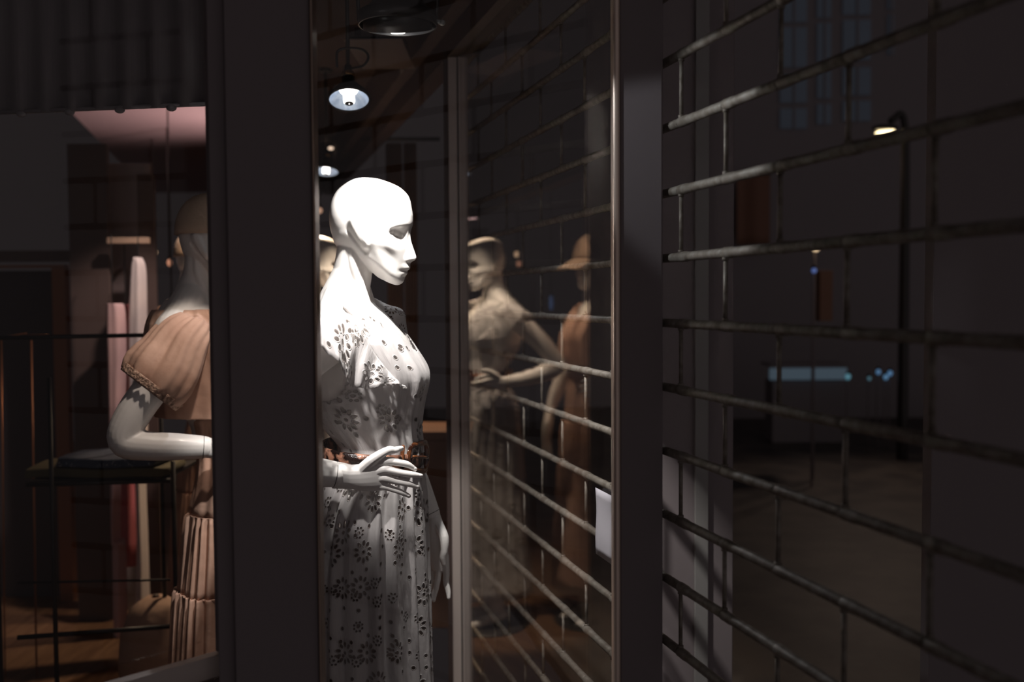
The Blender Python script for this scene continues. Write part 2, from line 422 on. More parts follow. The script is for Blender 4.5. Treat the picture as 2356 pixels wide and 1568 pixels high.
# =================================================================== MANNEQUIN PARTS (local: +x the way she faces, -y her right, towards the camera)
O1 = Vector((at(860, 784, 2.25).x, 2.25, 0))
def L(px, py, Y=2.25, O=O1): return at(px, py, Y) - O
K = 1 / 4.125 * 2.25 / F                       # metres to a unit of the head drawing
def head_shape(bm, yaw=R(7)):
    Cz = (540.0, 560.0)
    B = [(950,480),(948,560),(930,620),(912,720),(905,820),(900,900),(893,960),(885,1010),(870,1052),(860,1088),(844,1116),(800,1136),(740,1121),(680,1093),(620,1062),(560,1010),
         (450,930),(350,860),(270,810),(215,750),(190,670),(170,600),(160,500),(165,430),(178,365),(205,295),(250,230),(320,175),(400,135),(480,122),(560,125),(640,138),(740,172),(820,210),(870,250),(905,290),(926,340),(937,400)]
    pts = [Vector((x, y, 0)) for x, y in B]; pts = catmull([*pts, pts[0]], 8)
    ang = np.array([math.atan2(p.y - Cz[1], p.x - Cz[0]) for p in pts]); rad = np.array([math.hypot(p.y - Cz[1], p.x - Cz[0]) for p in pts])
    od = np.argsort(ang); ang, rad = ang[od], rad[od]
    ang = np.concatenate([ang - 2 * math.pi, ang, ang + 2 * math.pi]); rad = np.concatenate([rad] * 3)
    NP, NT = 300, 150
    ny = np.array([(560,0),(600,-4),(650,4),(700,18),(730,28),(810,60),(860,80),(884,86),(893,84),(903,72),(915,44),(926,28),(945,27),(960,31),(978,36),(986,32),(996,10),(1003,0),(1010,6),(1020,18),(1032,18),(1046,4),(1060,-2),(1075,0)], float)
    sg = np.array([(560,8),(650,7.5),(730,8),(830,10),(880,13),(905,14),(925,14),(960,20),(1030,18),(1075,20)], float)
    def gs(x, z, cx, cz, a, b, rot=0):
        dx, dz = x - cx, z - cz; c, s = math.cos(rot), math.sin(rot)
        u, v = (dx * c + dz * s) / a, (-dx * s + dz * c) / b
        return math.exp(-(u * u + v * v))
    def seg(x, z, ax, az, bx, bz):
        vx, vz = bx - ax, bz - az; t = max(0, min(1, ((x - ax) * vx + (z - az) * vz) / (vx * vx + vz * vz)))
        return math.hypot(x - ax - vx * t, z - az - vz * t), t
    sm = lambda a, b, v: (lambda t: t * t * (3 - 2 * t))(max(0, min(1, (v - a) / (b - a))))
    rs = []
    for j in range(1, NT):
        t = -math.pi / 2 + math.pi * j / NT
        ring = []
        for i in range(NP):
            ph = 2 * math.pi * i / NP - math.pi
            rb = np.interp(ph, ang, rad)
            s = max(0, math.cos(t)) ** 0.86
            sy = math.copysign(abs(math.sin(t)) ** 0.92, t)
            x = Cz[0] + math.cos(ph) * rb * s; z = Cz[1] + math.sin(ph) * rb * s
            # skull widest above and behind the ear, narrower to the jaw and brow
            wid = 76 * (1 - 0.10 * sm(700, 1100, z) - 0.05 * sm(760, 950, x)) * (1 + 0.03 * gs(x, z, 430, 430, 200, 200))
            y = sy * wid; ay = abs(y); sgn = 1 if y >= 0 else -1
            X, Zz, Y = x, z, ay
            w = sm(0.0, 12.0, ay)
            # sideways modelling (mm)
            d = 0
            d -= 6.8 * gs(x, z, 790, 885, 50, 115, rot=R(-28))            # hollow of the cheek
            dd, tt = seg(x, z, 600, 730, 840, 800); d += 2.6 * math.exp(-(dd / 40) ** 2)
            dd, tt = seg(x, z, 590, 890, 800, 1060); d += 3.0 * math.exp(-(dd / 38) ** 2)
            d -= 3.0 * gs(x, z, 770, 560, 70, 70)                          # temple
            dd, tt = seg(x, z, 475, 585, 575, 770); rad_e = 62 - 26 * tt
            d += 7.5 * (1 - sm(rad_e - 10, rad_e + 16, dd)) * (0.25 + 0.75 * sm(470, 540, x + (z - 640) * -0.35 + 40)) if z < 850 else 0
            dd, tt = seg(x, z, 430, 640, 555, 830); d -= 5.0 * math.exp(-((dd) / 20) ** 2)
            Y += d * w
            # eye socket under a crisp brow, lids and ball (works on both x and y)
            e = gs(x, z, 868, 668, 62, 62); cut = sm(588, 612, z + (x - 880) * 0.22)
            up = sm(14, 24, ay) * (1 - 0.3 * sm(42, 60, ay))
            X -= 74 * e * cut * up
            Y -= 4.5 * e * cut * up
            ball = max(0, 1 - ((x - 852) / 60) ** 2 - ((z - 668) / 42) ** 2)
            X += 26 * math.sqrt(ball) * sm(16, 24, ay) * (1 - sm(46, 54, ay))
            dd, tt = seg(x, z, 800, 650, 890, 690); X -= 9 * math.exp(-(dd / 7) ** 2) * up
            if x > Cz[0] and 540 < z < 1080:
                N = np.interp(z, ny[:, 0], ny[:, 1]); S = np.interp(z, sg[:, 0], sg[:, 1])
                X += N * math.exp(-(ay / S) ** 2.6) * sm(760, 860, x)
                if 900 < z < 1070:                                       # corner of the mouth
                    X -= 10 * gs(ay, z, 24, 1003, 8, 14) * sm(760, 860, x)
                dn = gs(ay, z, 15.5, 893, 4.5, 24); X += 22 * dn * sm(760, 860, x)   # wing of the nose
            ring.append(((X - Cz[0]) * K, sgn * max(Y, 0) / 1000 if ay > 0 else 0, -(Zz - Cz[1]) * K))
        rs.append(ring)
    n0 = len(bm.verts)
    vv = rings(bm, rs)
    hc = L(720 + Cz[0] / 4.125, 380 + Cz[1] / 4.125)
    allv = [v for r in vv for v in r]
    bmesh.ops.transform(bm, matrix=Matrix.Translation(hc) @ Matrix.Rotation(-yaw, 4, 'Z'), verts=allv)

def oval(pL, pR, hw, n=48, p=2.3, front=0, dy=0.0):
    """one level of a loft: back point pL, front point pR, half width hw"""
    c = (pL + pR) / 2; a = (pR - pL) / 2; out = []
    for i in range(n):
        th = 2 * math.pi * i / n; ct, st = math.cos(th), math.sin(th)
        u = math.copysign(abs(ct) ** (2 / p), ct); v = math.copysign(abs(st) ** (2 / p), st)
        out.append(Vector((c.x + a.x * u, c.y + dy + hw * v, c.z + a.z * u)))
    return out

TORSO = [(688, 722, 852, .062), (706, 712, 868, .098), (728, 704, 892, .140), (752, 698, 912, .158), (785, 694, 938, .163), (830, 694, 962, .152), (870, 700, 972, .142), (920, 716, 968, .130),
         (970, 745, 962, .118), (1018, 786, 964, .112), (1060, 776, 962, .122), (1120, 762, 956, .126), (1200, 750, 952, .134), (1300, 756, 944, .126), (1380, 770, 930, .110)]
def levels(T):
    P = catmull([(a, b, c) for a, b, c, d in T], 5); H = np.interp(np.linspace(0, len(T) - 1, len(P)), range(len(T)), [t[3] for t in T])
    return [(p.x, p.y, p.z, h) for p, h in zip(P, H)]
def body_shape(arms, TORSO=TORSO, lx=0, lr=1):
    bm = bmesh.new(); head_shape(bm)
    z2 = lambda zx, zy: L(720 + zx / 4.125, 380 + zy / 4.125)
    NK = [(640, 250, 430, 42), (720, 238, 470, 48), (820, 228, 520, 50), (900, 213, 548, 50), (980, 195, 562, 50), (1070, 150, 556, 51), (1150, 105, 544, 54), (1230, 65, 536, 60), (1300, 20, 545, 70), (1370, -30, 600, 92)]
    rings(bm, [oval(z2(a, zy), z2(b, zy), w / 1000, 40, 2.1) for zy, a, b, w in levels([(a, b, c, d) for a, b, c, d in NK])] if False else
              [oval(z2(a, zy), z2(b, zy), w / 1000, 40, 2.1) for zy, a, b, w in NK])
    for s in (-1, 1):                                            # neck tendon from ear to collar bone
        a = z2(400, 760); b = z2(430, 1000); c = z2(475, 1330)
        tube(bm, [a + Vector((0, s * .040, 0)), b + Vector((0, s * .043, 0)), c + Vector((0.015, s * .034, 0))], [.013, .012, .010], 12)
        tube(bm, [L(850, 712) + Vector((0, s * .02, 0)), L(832, 716) + Vector((0, s * .075, 0)), L(798, 726) + Vector((0, s * .13, 0))], [.008, .008, .01], 10)
        ellip(bm, L(913, 858) + Vector((0, s * .058, 0)), (.048, .052, .055), 40)
    rings(bm, [oval(L(a, py), L(b, py), h) for py, a, b, h in levels(TORSO)])
    # the shoulders slope out to the arms
    for s in (-1, 1):
        tube(bm, [z2(330, 1270) + Vector((0, s * .03, 0)), L(788, 742) + Vector((0, s * .09, 0)), L(786, 772) + Vector((0, s * .155, 0))], [.050, .050, .047], 20)
    # legs down to the feet
    for s in (-1, 1):
        tube(bm, [L(842 + lx, 1290) + Vector((0, s * .052, 0)), L(850 + lx, 1600) + Vector((0, s * .046, 0)), L(838 + lx, 1800) + Vector((0, s * .05, 0)), Vector((-.03, s * .06, .09))], [.062 * lr, .045, .044, .033], 16)
        tube(bm, [Vector((-.05, s * .06, .055)), Vector((.06, s * .06, .03)), Vector((.13, s * .065, .02))], [.034, .03, .018], 12, flat=.8)
    for pts, rad in arms: tube(bm, pts, rad, 20)
    return bm

def hand_shape(wrist, palm, fingers, r0=.025):
    """wrist: two points of the cuff; palm: list of (a, b, thickness) cross lines; fingers: (points, radii)"""
    bm = bmesh.new()
    rs = []
    for a, b, th in palm:
        c = (a + b) / 2; u = (b - a) / 2
        nn = Vector((0, 1, 0)) if abs(u.normalized().y) < .8 else Vector((1, 0, 0))
        rs.append([c + u * (math.copysign(abs(math.cos(q)) ** .8, math.cos(q))) + nn * (th * math.copysign(abs(math.sin(q)) ** .9, math.sin(q))) for q in [2 * math.pi * k / 24 for k in range(24)]])
    rings(bm, rs)
    for pts, rad in fingers: tube(bm, pts, rad, 12, sub=5)
    return bm

def nails(fingers, bm, off):
    for pts, rad in fingers:
        a, b = Vector(pts[-2]), Vector(pts[-1]); d = (b - a).normalized(); r = rad[-1]
        c = b - d * r * .3 + Vector(off) * r * .72
        M = Matrix.Translation(c) @ d.to_track_quat('X', 'Z').to_matrix().to_4x4() @ Matrix.Diagonal((r * 1.15, r * .72, r * .72, 1))
        res = bmesh.ops.create_uvsphere(bm, u_segments=12, v_segments=8, radius=1); bmesh.ops.transform(bm, matrix=M, verts=res['verts'])

# hands of the white-dressed mannequins
def zz(zx, zy, Y): return L(720 + zx / 3.267, 680 + zy / 3.267, Y)      # from the drawing of the waist
def zl(zx, zy, Y): return L(720 + zx / 3.214, 1080 + zy / 3.214, Y)     # from the drawing of the skirt
HY = 2.075
right_f = [([zz(330, 1340, HY), zz(440, 1238, HY - .012), zz(560, 1163, HY - .010), zz(610, 1160, HY - .004), zz(665, 1146, HY)], [.013, .0115, .0085, .0075, .0055]),
           ([zz(470, 1270, HY), zz(545, 1240, HY - .004), zz(640, 1252, HY - .002), zz(710, 1268, HY + .004), zz(768, 1303, HY + .014)], [.0115, .0095, .0078, .0072, .0048]),
           ([zz(470, 1320, HY), zz(545, 1305, HY - .006), zz(640, 1325, HY - .004), zz(740, 1342, HY + .004), zz(812, 1352, HY + .016)], [.0115, .0092, .0076, .0070, .0048]),
           ([zz(470, 1370, HY + .006), zz(540, 1368, HY - .002), zz(620, 1392, HY), zz(715, 1412, HY + .006), zz(792, 1436, HY + .016)], [.011, .009, .0074, .0068, .0046]),
           ([zz(460, 1420, HY + .01), zz(540, 1430, HY + .006), zz(600, 1452, HY + .006), zz(670, 1478, HY + .010), zz(722, 1504, HY + .016)], [.0105, .0085, .007, .0062, .0045])]
right_palm = [(zz(152, 1243, HY - .02), zz(150, 1446, HY - .005), .027), (zz(210, 1252, HY - .012), zz(205, 1448, HY), .025), (zz(290, 1270, HY - .005), zz(285, 1452, HY + .004), .021),
              (zz(370, 1262, HY - .002), zz(360, 1462, HY + .006), .018), (zz(460, 1234, HY - .002), zz(450, 1470, HY + .010), .016), (zz(540, 1222, HY), zz(540, 1462, HY + .012), .013), (zz(565, 1240, HY + .002), zz(568, 1450, HY + .012), .009)]
LY = 2.46
left_f = [([zl(925, 400, LY - .01), zl(968, 500, LY - .028), zl(972, 590, LY - .032), zl(962, 650, LY - .030), zl(966, 695, LY - .028)], [.013, .0125, .0095, .0085, .0062]),
          ([zl(975, 640, LY), zl(985, 760, LY), zl(985, 830, LY - .002), zl(1000, 900, LY - .006), zl(1003, 945, LY - .012)], [.0105, .0088, .0078, .0068, .005]),
          ([zl(935, 640, LY + .004), zl(925, 780, LY + .004), zl(910, 870, LY), zl(898, 920, LY - .004), zl(893, 965, LY - .01)], [.0105, .009, .008, .007, .005]),
          ([zl(900, 640, LY + .012), zl(885, 760, LY + .018), zl(868, 840, LY + .018), zl(855, 900, LY + .016), zl(850, 930, LY + .01)], [.010, .0085, .0075, .0065, .005]),
          ([zl(870, 620, LY + .02), zl(855, 720, LY + .028), zl(840, 780, LY + .03), zl(830, 830, LY + .028), zl(826, 860, LY + .024)], [.0095, .008, .007, .006, .0045])]
left_palm = [(zl(845, 352, LY), zl(938, 324, LY), .021), (zl(848, 430, LY), zl(968, 410, LY), .022), (zl(850, 520, LY), zl(985, 500, LY), .020), (zl(858, 620, LY + .006), zl(1000, 610, LY), .016), (zl(868, 700, LY + .008), zl(1006, 690, LY), .013), (zl(885, 745, LY + .008), zl(1000, 745, LY), .009)]

arm_r1 = ([L(786, 768, 2.085), L(700, 832, 2.065), L(600, 935, 2.035), L(540, 1030, 2.01), L(610, 1062, 2.02), L(700, 1082, 2.04), L(766, 1090, 2.06)], [.046, .045, .040, .037, .040, .034, .0275])
arm_l1 = ([L(786, 762, 2.415), L(815, 850, 2.45), L(880, 980, 2.47), L(925, 1050, 2.475), L(958, 1110, 2.47), L(992, 1180, 2.46)], [.046, .043, .038, .035, .033, .0225])
def cuff_seam(c, d, r, parent):
    bm = bmesh.new(); tube(bm, [Vector(c) - Vector(d) * .0006, Vector(c) + Vector(d) * .0006], r, 28, round_ends=False, sub=1)
    return obj('wrist_seam', bm, M_seam, parent)

def uv_grid(bm, rows, uvs, closed):
    vv = rings(bm, rows, cap=False, closed=closed)
    lay = bm.loops.layers.uv.verify(); n = len(rows[0])
    idx = {v: (j, i) for j, r in enumerate(vv) for i, v in enumerate(r)}
    for f in bm.faces:
        js = [idx[l.vert][1] for l in f.loops]; wrap = max(js) - min(js) > n / 2
        for l in f.loops:
            j, i = idx[l.vert]; ii = i + n if (wrap and i < n / 2) else i
            l[lay].uv = uvs(j, ii)
    return vv

def solid(o, t=0.0012, off=0):
    s = o.modifiers.new('solidify', 'SOLIDIFY'); s.thickness = t; s.offset = off

def bodice(parent, T, outset, cut, m, name='bodice', wr=.0016, nth=200):
    lv = levels(T); fine = []
    for a, b in zip(lv[:-1], lv[1:]):
        for k in range(3): fine.append(tuple(np.array(a) + (np.array(b) - np.array(a)) * k / 3))
    fine.append(lv[-1]); rows = []
    for j, (py, a, b, h) in enumerate(fine):
        r = oval(L(a - outset, py), L(b + outset, py), h + outset / 1017, nth)
        for i in range(nth):
            th = 2 * math.pi * i / nth
            wv = wr * (math.sin(th * 17 + j * .05) + .6 * math.sin(th * 29 + 2 + j * .03)) * (0.4 + max(0, math.cos(th)) * 1.4)
            c = Vector((r[i].x - (L(a, py).x + L(b, py).x) / 2, r[i].y, 0)).normalized()
            r[i] = r[i] + c * wv
            if math.cos(th) > 0:                                       # bust
                for s in (-1, 1):
                    g = math.exp(-((r[i].y - s * .062) / .05) ** 2 - ((py - 862) / 48) ** 2); r[i].x += .013 * g
        rows.append(r)
    bm = bmesh.new()
    uv_grid(bm, rows, lambda j, i: (i * 0.82 / nth, rows[j][0].z), True)
    dele = [f for f in bm.faces if cut(f.calc_center_median())]
    bmesh.ops.delete(bm, geom=dele, context='FACES')
    o = obj(name, bm, m, parent); solid(o); return o

def pyof(z): return 687 - (z - EYE) * 1017
def pxof(x): return 860 + x * 1017
def cut_white(c):
    py, px, ay = pyof(c.z), pxof(c.x), abs(c.y)
    if py > 1020: return False
    if px > 850 and py < 838 - 118 * (ay / .105) : return True
    if py < 738 and not (.085 < ay < .15): return True
    if py < 722: return True
    if ay > .085 and ((px - 768) / 62) ** 2 + ((py - 832) / 80) ** 2 < 1: return True
    if px < 690 and py < 760: return True
    return False

def ruffle(parent, S, O, m, n=90, rowsN=14, waves=7, amp=.010, name='ruffle', O0=O1):
    Sc = catmull([tuple(L(x, y, Y)) for x, y, Y in S], 12); Oc = catmull([tuple(L(x, y, Y)) for x, y, Y in O], 12)
    def samp(A, t):
        f = t * (len(A) - 1); i = min(int(f), len(A) - 2); return A[i].lerp(A[i + 1], f - i)
    rows = []
    for j in range(rowsN + 1):
        v = j / rowsN; row = []
        for i in range(n + 1):
            u = i / n; a = samp(Sc, u); b = samp(Oc, u)
            p = a.lerp(b, v); p += Vector((0, -.030, .014)) * math.sin(v * math.pi) * (.4 if O0 is None else max(.25, 1 - u * 1.1))
            w = math.sin(u * waves * 2 * math.pi + v * .8) * amp * v + .4 * amp * v * math.sin(u * waves * 5.3 + 1)
            p += Vector((.35, -.85, .2)) * w
            if j == rowsN: p += (b - a).normalized() * .0035 * abs(math.sin(u * 42 * math.pi))
            row.append(p)
        rows.append(row)
    bm = bmesh.new(); uv_grid(bm, rows, lambda j, i: (i * .3 / n, j * .09 / rowsN), False)
    o = obj(name, bm, m, parent); solid(o, .001); return o

def skirt(parent, T, m, name='skirt', pleats=19, amp=.011, seed=1, O=None, nth=300, Lf=None, wl=None):
    Lf = Lf or L
    r_ = random.Random(seed); ph = [r_.random() * 6.28 for _ in range(6)]
    lv = levels(T); rows = []
    for j, (py, a, b, h) in enumerate(lv):
        v = j / (len(lv) - 1)
        r = oval(Lf(a, py), Lf(b, py), h, nth, 2.15)
        cx = (Lf(a, py).x + Lf(b, py).x) / 2; cy = (Lf(a, py).y + Lf(b, py).y) / 2
        A = amp * min(1, .12 + v * 3.2)
        for i in range(nth):
            th = 2 * math.pi * i / nth
            w = A * (.55 * math.sin(th * pleats + ph[0] + .8 * math.sin(th * 3 + ph[1])) + .45 * math.sin(th * (pleats + 8) + ph[2]) * (1 - .7 * v) + .35 * math.sin(th * 7 + ph[3] + v * 2) - .35)
            c = Vector((r[i].x - cx, r[i].y - cy, 0)).normalized(); r[i] = r[i] + c * w
        rows.append(r)
    bm = bmesh.new(); uv_grid(bm, rows, lambda j, i: (i * 1.25 / nth, rows[j][0].z), True)
    o = obj(name, bm, m, parent); solid(o, .001); return o

def belt_mesh(parent):
    # a wide snakeskin belt, lower at the front
    def ring(off, dz):
        a = L(744, 1033); b = L(966, 1052); r = oval(a, b, .139, 120, 2.2)
        cx = (a.x + b.x) / 2; out = []
        for p in r:
            c = Vector((p.x - cx, p.y, 0)).normalized(); out.append(p + c * off + Vector((0, 0, dz)))
        return out
    H = .0205
    bm = bmesh.new()
    rs = [ring(.0, -H), ring(.0045, -H + .002), ring(.0045, H - .002), ring(0, H), ring(-.001, H - .004), ring(-.001, -H + .004)]
    vv = [[bm.verts.new(p) for p in r] for r in rs]; n = 120
    for k in range(6):
        a, b = vv[k], vv[(k + 1) % 6]
        for i in range(n): bm.faces.new((a[i], a[(i + 1) % n], b[(i + 1) % n], b[i]))
    o = obj('belt', bm, M_belt, parent, label='brown snakeskin belt')
    # buckle at the front, seen edge-on and from its side
    bm = bmesh.new()
    def rr(px, py, Y): return L(px, py, Y)
    loop = [rr(944, 1026, 2.175), rr(972, 1018, 2.23), rr(979, 1022, 2.28), rr(981, 1050, 2.285), rr(978, 1078, 2.28), rr(970, 1083, 2.23), rr(943, 1076, 2.175), rr(938, 1050, 2.165)]
    lp = catmull([*[tuple(p) for p in loop], tuple(loop[0])], 6)
    tube(bm, [tuple(p) for p in lp[:-1]] + [tuple(lp[0])], .0068, 10, sub=1, round_ends=False)
    bk = obj('buckle', bm, M_buckle, o, label='glossy tortoiseshell buckle')
    bm = bmesh.new(); tube(bm, [rr(952, 1050, 2.16), rr(975, 1051, 2.21), rr(983, 1052, 2.27)], .0035, 8); obj('prong', bm, M_buckle, bk)
    bm = bmesh.new(); a = rr(930, 1050, 2.17)
    tube(bm, [rr(927, 1028, 2.150), rr(925, 1050, 2.147), rr(926, 1072, 2.150)], [.0055, .006, .0055], 8, flat=.6); obj('belt_keeper', bm, M_buckle, o)
    return o

def build_white_mannequin():
    root = empty('mannequin', O1, label='brightly lit bald mannequin in a white eyelet dress and brown belt, behind the front pane', cat='mannequin')
    b = obj('body', body_shape([arm_r1, arm_l1]), M_white, root); remesh(b, .0021, 4)
    h = obj('hand', hand_shape(None, right_palm, right_f), M_white, root, label='white hand laid over the belt'); remesh(h, .0013, 2)
    bm = bmesh.new(); nails(right_f, bm, (0.1, -.85, .35)); obj('fingernails', bm, M_white, h, kind='stuff')
    h2 = obj('hand', hand_shape(None, left_palm, left_f), M_white, root, label='white hand hanging behind the skirt'); remesh(h2, .0013, 2)
    a, c = arm_r1[0][-2], arm_r1[0][-1]; cuff_seam(c + (c - a).normalized() * .004, (c - a).normalized(), .0272, root)
    a, c = arm_l1[0][-2], arm_l1[0][-1]; cuff_seam(c, (c - a).normalized(), .0232, root)
    dr = empty('dress', (0, 0, 0), label='white eyelet cotton dress with flutter sleeves'); dr.parent = root
    TB = [t for t in TORSO if t[0] <= 1018] + [(1040, 782, 966, .116)]
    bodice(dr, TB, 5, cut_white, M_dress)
    # flutter sleeve near, and its twin on the far shoulder
    S = [(690, 775, 2.02), (732, 730, 2.045), (786, 714, 2.065), (832, 758, 2.055), (864, 815, 2.08), (900, 860, 2.12), (930, 888, 2.15)]
    Oe = [(676, 812, 2.01), (735, 798, 1.985), (782, 836, 2.00), (806, 882, 2.035), (850, 890, 2.055), (905, 882, 2.095), (935, 893, 2.14)]
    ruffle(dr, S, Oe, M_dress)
    S2 = [(690, 775, 2.48), (732, 730, 2.455), (786, 716, 2.435), (832, 758, 2.435), (870, 815, 2.40), (905, 860, 2.37)]
    O2 = [(676, 812, 2.47), (740, 790, 2.50), (800, 800, 2.50), (840, 835, 2.49), (870, 860, 2.46), (910, 868, 2.40)]
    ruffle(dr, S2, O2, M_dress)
    # standing collar flap on the far side of the neckline
    S3 = [(842, 700, 2.32), (866, 718, 2.315), (892, 748, 2.31), (925, 788, 2.29), (958, 832, 2.26)]
    O3 = [(858, 690, 2.34), (898, 702, 2.36), (931, 724, 2.35), (936, 768, 2.32), (964, 826, 2.27)]
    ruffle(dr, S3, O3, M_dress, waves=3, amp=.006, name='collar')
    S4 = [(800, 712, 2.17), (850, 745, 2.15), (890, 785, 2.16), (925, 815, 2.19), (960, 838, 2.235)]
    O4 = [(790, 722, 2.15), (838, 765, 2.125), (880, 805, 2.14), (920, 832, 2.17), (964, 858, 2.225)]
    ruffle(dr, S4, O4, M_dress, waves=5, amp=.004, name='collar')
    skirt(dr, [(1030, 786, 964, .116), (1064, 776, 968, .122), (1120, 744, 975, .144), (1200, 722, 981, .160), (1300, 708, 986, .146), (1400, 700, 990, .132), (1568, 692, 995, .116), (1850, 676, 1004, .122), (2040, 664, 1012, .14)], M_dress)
    skirt(dr, [(1045, 792, 958, .106), (1080, 786, 958, .112), (1120, 768, 962, .124), (1200, 744, 966, .140), (1300, 734, 968, .128), (1400, 728, 970, .115), (1568, 722, 974, .100), (1850, 712, 980, .104)], M_lining, name='lining', pleats=5, amp=.002)
    belt_mesh(root)
    bm = bmesh.new(); lathe(bm, [(0.0, 0.0), (.19, 0.0), (.19, .006), (.185, .010), (0.0, .010)], 48); obj('base_plate', bm, M_lampblack, root)
    bm = bmesh.new(); tube(bm, [Vector((-.03, .06, .009)), Vector((-.04, .06, .3))], .006, 8, round_ends=False, sub=1); obj('support_rod', bm, M_lampblack, root)
    return root

mq1 = build_white_mannequin()
mq2 = copy_tree(mq1)
mq2.location = (-0.825, 4.32, 0); mq2.rotation_euler = (0, 0, R(10))
mq2['label'] = 'second white-dressed mannequin, farther back and warmly lit behind the bright one'

# =================================================================== MANNEQUIN IN PEACH DRESS (left window)
O3w = Vector((at(500, 784, 2.72).x, 2.72, 0))
def L3(px, py, Y=2.72): return at(px, py, Y) - O3w
def build_peach_mannequin():
    root = empty('mannequin', O3w, label='mannequin in a peach dress and beige cap with bent arm, behind the left pane', cat='mannequin')
    a_r = ([L3(424, 776, 2.555), L3(372, 860, 2.50), L3(308, 950, 2.47), L3(286, 1012, 2.46), L3(340, 1025, 2.47), L3(410, 1027, 2.49), L3(468, 1028, 2.51)], [.046, .044, .043, .040, .037, .034, .0290])
    a_l = arm_l1
    T3 = [(a, {1060: 800, 1120: 812, 1200: 806, 1300: 800, 1380: 800}.get(a, b_), c, min(d, .112) if a > 1030 else d) for a, b_, c, d in TORSO]
    b = obj('body', body_shape([a_r, a_l], T3, 32, .8), M_white, root); remesh(b, .003, 1)
    HY3 = 2.515
    s = lambda px, py, Y: L3(px, py, Y)
    palm = [(s(468, 1005, HY3), s(468, 1052, HY3), .025), (s(495, 1008, HY3), s(495, 1054, HY3), .019), (s(525, 1003, HY3), s(525, 1062, HY3), .015), (s(550, 1003, HY3), s(550, 1064, HY3), .012)]
    fg = [([s(500, 1015, HY3), s(525, 990, HY3 - .01), s(560, 975, HY3 - .006), s(585, 972, HY3)], [.012, .010, .008, .006])]
    for k, (dy, ln) in enumerate(((1008, 72), (1024, 80), (1040, 76), (1056, 58))):
        fg.append(([s(535, dy, HY3), s(560, dy + 1, HY3 - .003), s(560 + ln * .5, dy + 4 + k * 2, HY3 + .002), s(560 + ln * .95, dy + 9 + k * 4, HY3 + .014)], [.010, .0085, .0074, .005]))
    h = obj('hand', hand_shape(None, palm, fg), M_white, root, label='white hand in front of the waist'); remesh(h, .0016, 2)
    h2 = obj('hand', hand_shape(None, left_palm, left_f), M_white, root); remesh(h2, .0016, 2)
    c = a_r[0][-1]; d = (a_r[0][-1] - a_r[0][-2]).normalized(); cuff_seam(c, d, .0300, root)
    dr = empty('dress', (0, 0, 0), label='peach cotton dress with puff sleeves and tiered skirt'); dr.parent = root
    # loose top to above the waist
    T = [(706, 704, 872, .104), (728, 696, 897, .146), (752, 690, 918, .165), (785, 684, 948, .172), (830, 680, 972, .166), (880, 680, 990, .160), (940, 690, 1000, .158), (1000, 706, 1000, .160)]
    def cut(c):
        py, px, ay = pyof(c.z), pxof(c.x), abs(c.y)
        return (px > 845 and py < 800 - 95 * (ay / .1)) or py < 716
    bodice(dr, T, 7, cut, M_peach, wr=.004)
    # puff sleeves, near and far
    def sleeve(pts, sc):
        bm = bmesh.new(); rows = []
        prof = [.050, .062, .072, .079, .086, .089, .084, .074]
        P = catmull([tuple(p) for p in pts], 6); n = 90; N = len(P)
        for j, p in enumerate(P):
            t = (P[min(j + 1, N - 1)] - P[max(j - 1, 0)]).normalized(); v = j / (N - 1)
            r = np.interp(v * 7, range(8), prof) * sc
            a = Vector((0, 1, 0)).cross(t).normalized(); b = t.cross(a)
            row = []
            for i in range(n):
                th = 2 * math.pi * i / n
                w = .005 * math.sin(th * 7 + 1 + v * 2.5) * (.3 + v) + .002 * math.sin(th * 19 + v * 3) + .008 * math.sin(th * 3 + 2 + v)
                row.append(p + a * (math.cos(th) * (r + w)) + b * (math.sin(th) * (r * .92 + w)))
            rows.append(row)
        uv_grid(bm, rows, lambda j, i: (i * .3 / n, j * .01), True)
        o = obj('sleeve', bm, M_peach, dr); solid(o, .0015)
        # lace cuff
        bm = bmesh.new(); P2 = P[-5:]; rows = []
        for j, p in enumerate(P2):
            t = (P2[-1] - P2[0]).normalized(); a = Vector((0, 1, 0)).cross(t).normalized(); b = t.cross(a)
            r = (.086 + .004 * j / 4 - .009 * (j / 4)) * sc
            rows.append([p + t * .006 + a * (math.cos(2 * math.pi * i / 120) * (r + .0025 * math.sin(i * 1.6))) + b * (math.sin(2 * math.pi * i / 120) * (r * .93 + .0025 * math.sin(i * 1.6))) for i in range(120)])
        uv_grid(bm, rows, lambda j, i: (i * .3 / n, j * .01), True)
        o2 = obj('lace_cuff', bm, M_lace, o); solid(o2, .003)
    sleeve([L3(448, 752, 2.59), L3(422, 782, 2.555), L3(395, 828, 2.53), L3(366, 868, 2.51), L3(345, 893, 2.50)], 1.0)
    sleeve([L(790, 748, 2.39), L(792, 775, 2.42), L(805, 825, 2.44), L(822, 870, 2.455)], 1.0)
    # tiered gathered skirt
    f = lambda px, py: L(px, py)
    skirt(dr, [(1000, 790, 966, .120), (1070, 808, 972, .130), (1150, 812, 978, .145), (1262, 792, 985, .160)], M_peach, name='skirt_tier', pleats=12, amp=.006, seed=3)
    skirt(dr, [(1258, 792, 985, .162), (1275, 786, 992, .168), (1350, 778, 1000, .180), (1468, 766, 1004, .192)], M_peach, name='skirt_tier', pleats=30, amp=.010, seed=5)
    skirt(dr, [(1464, 766, 1004, .194), (1482, 758, 1010, .200), (1700, 745, 1022, .222), (2040, 725, 1035, .25)], M_peach, name='skirt_tier', pleats=34, amp=.012, seed=7)
    # beige cap
    cp = empty('cap', (0, 0, 0), label='beige baseball cap'); cp.parent = root
    hc = L(720 + 540 / 4.125, 380 + 560 / 4.125)
    bm = bmesh.new(); rows = []
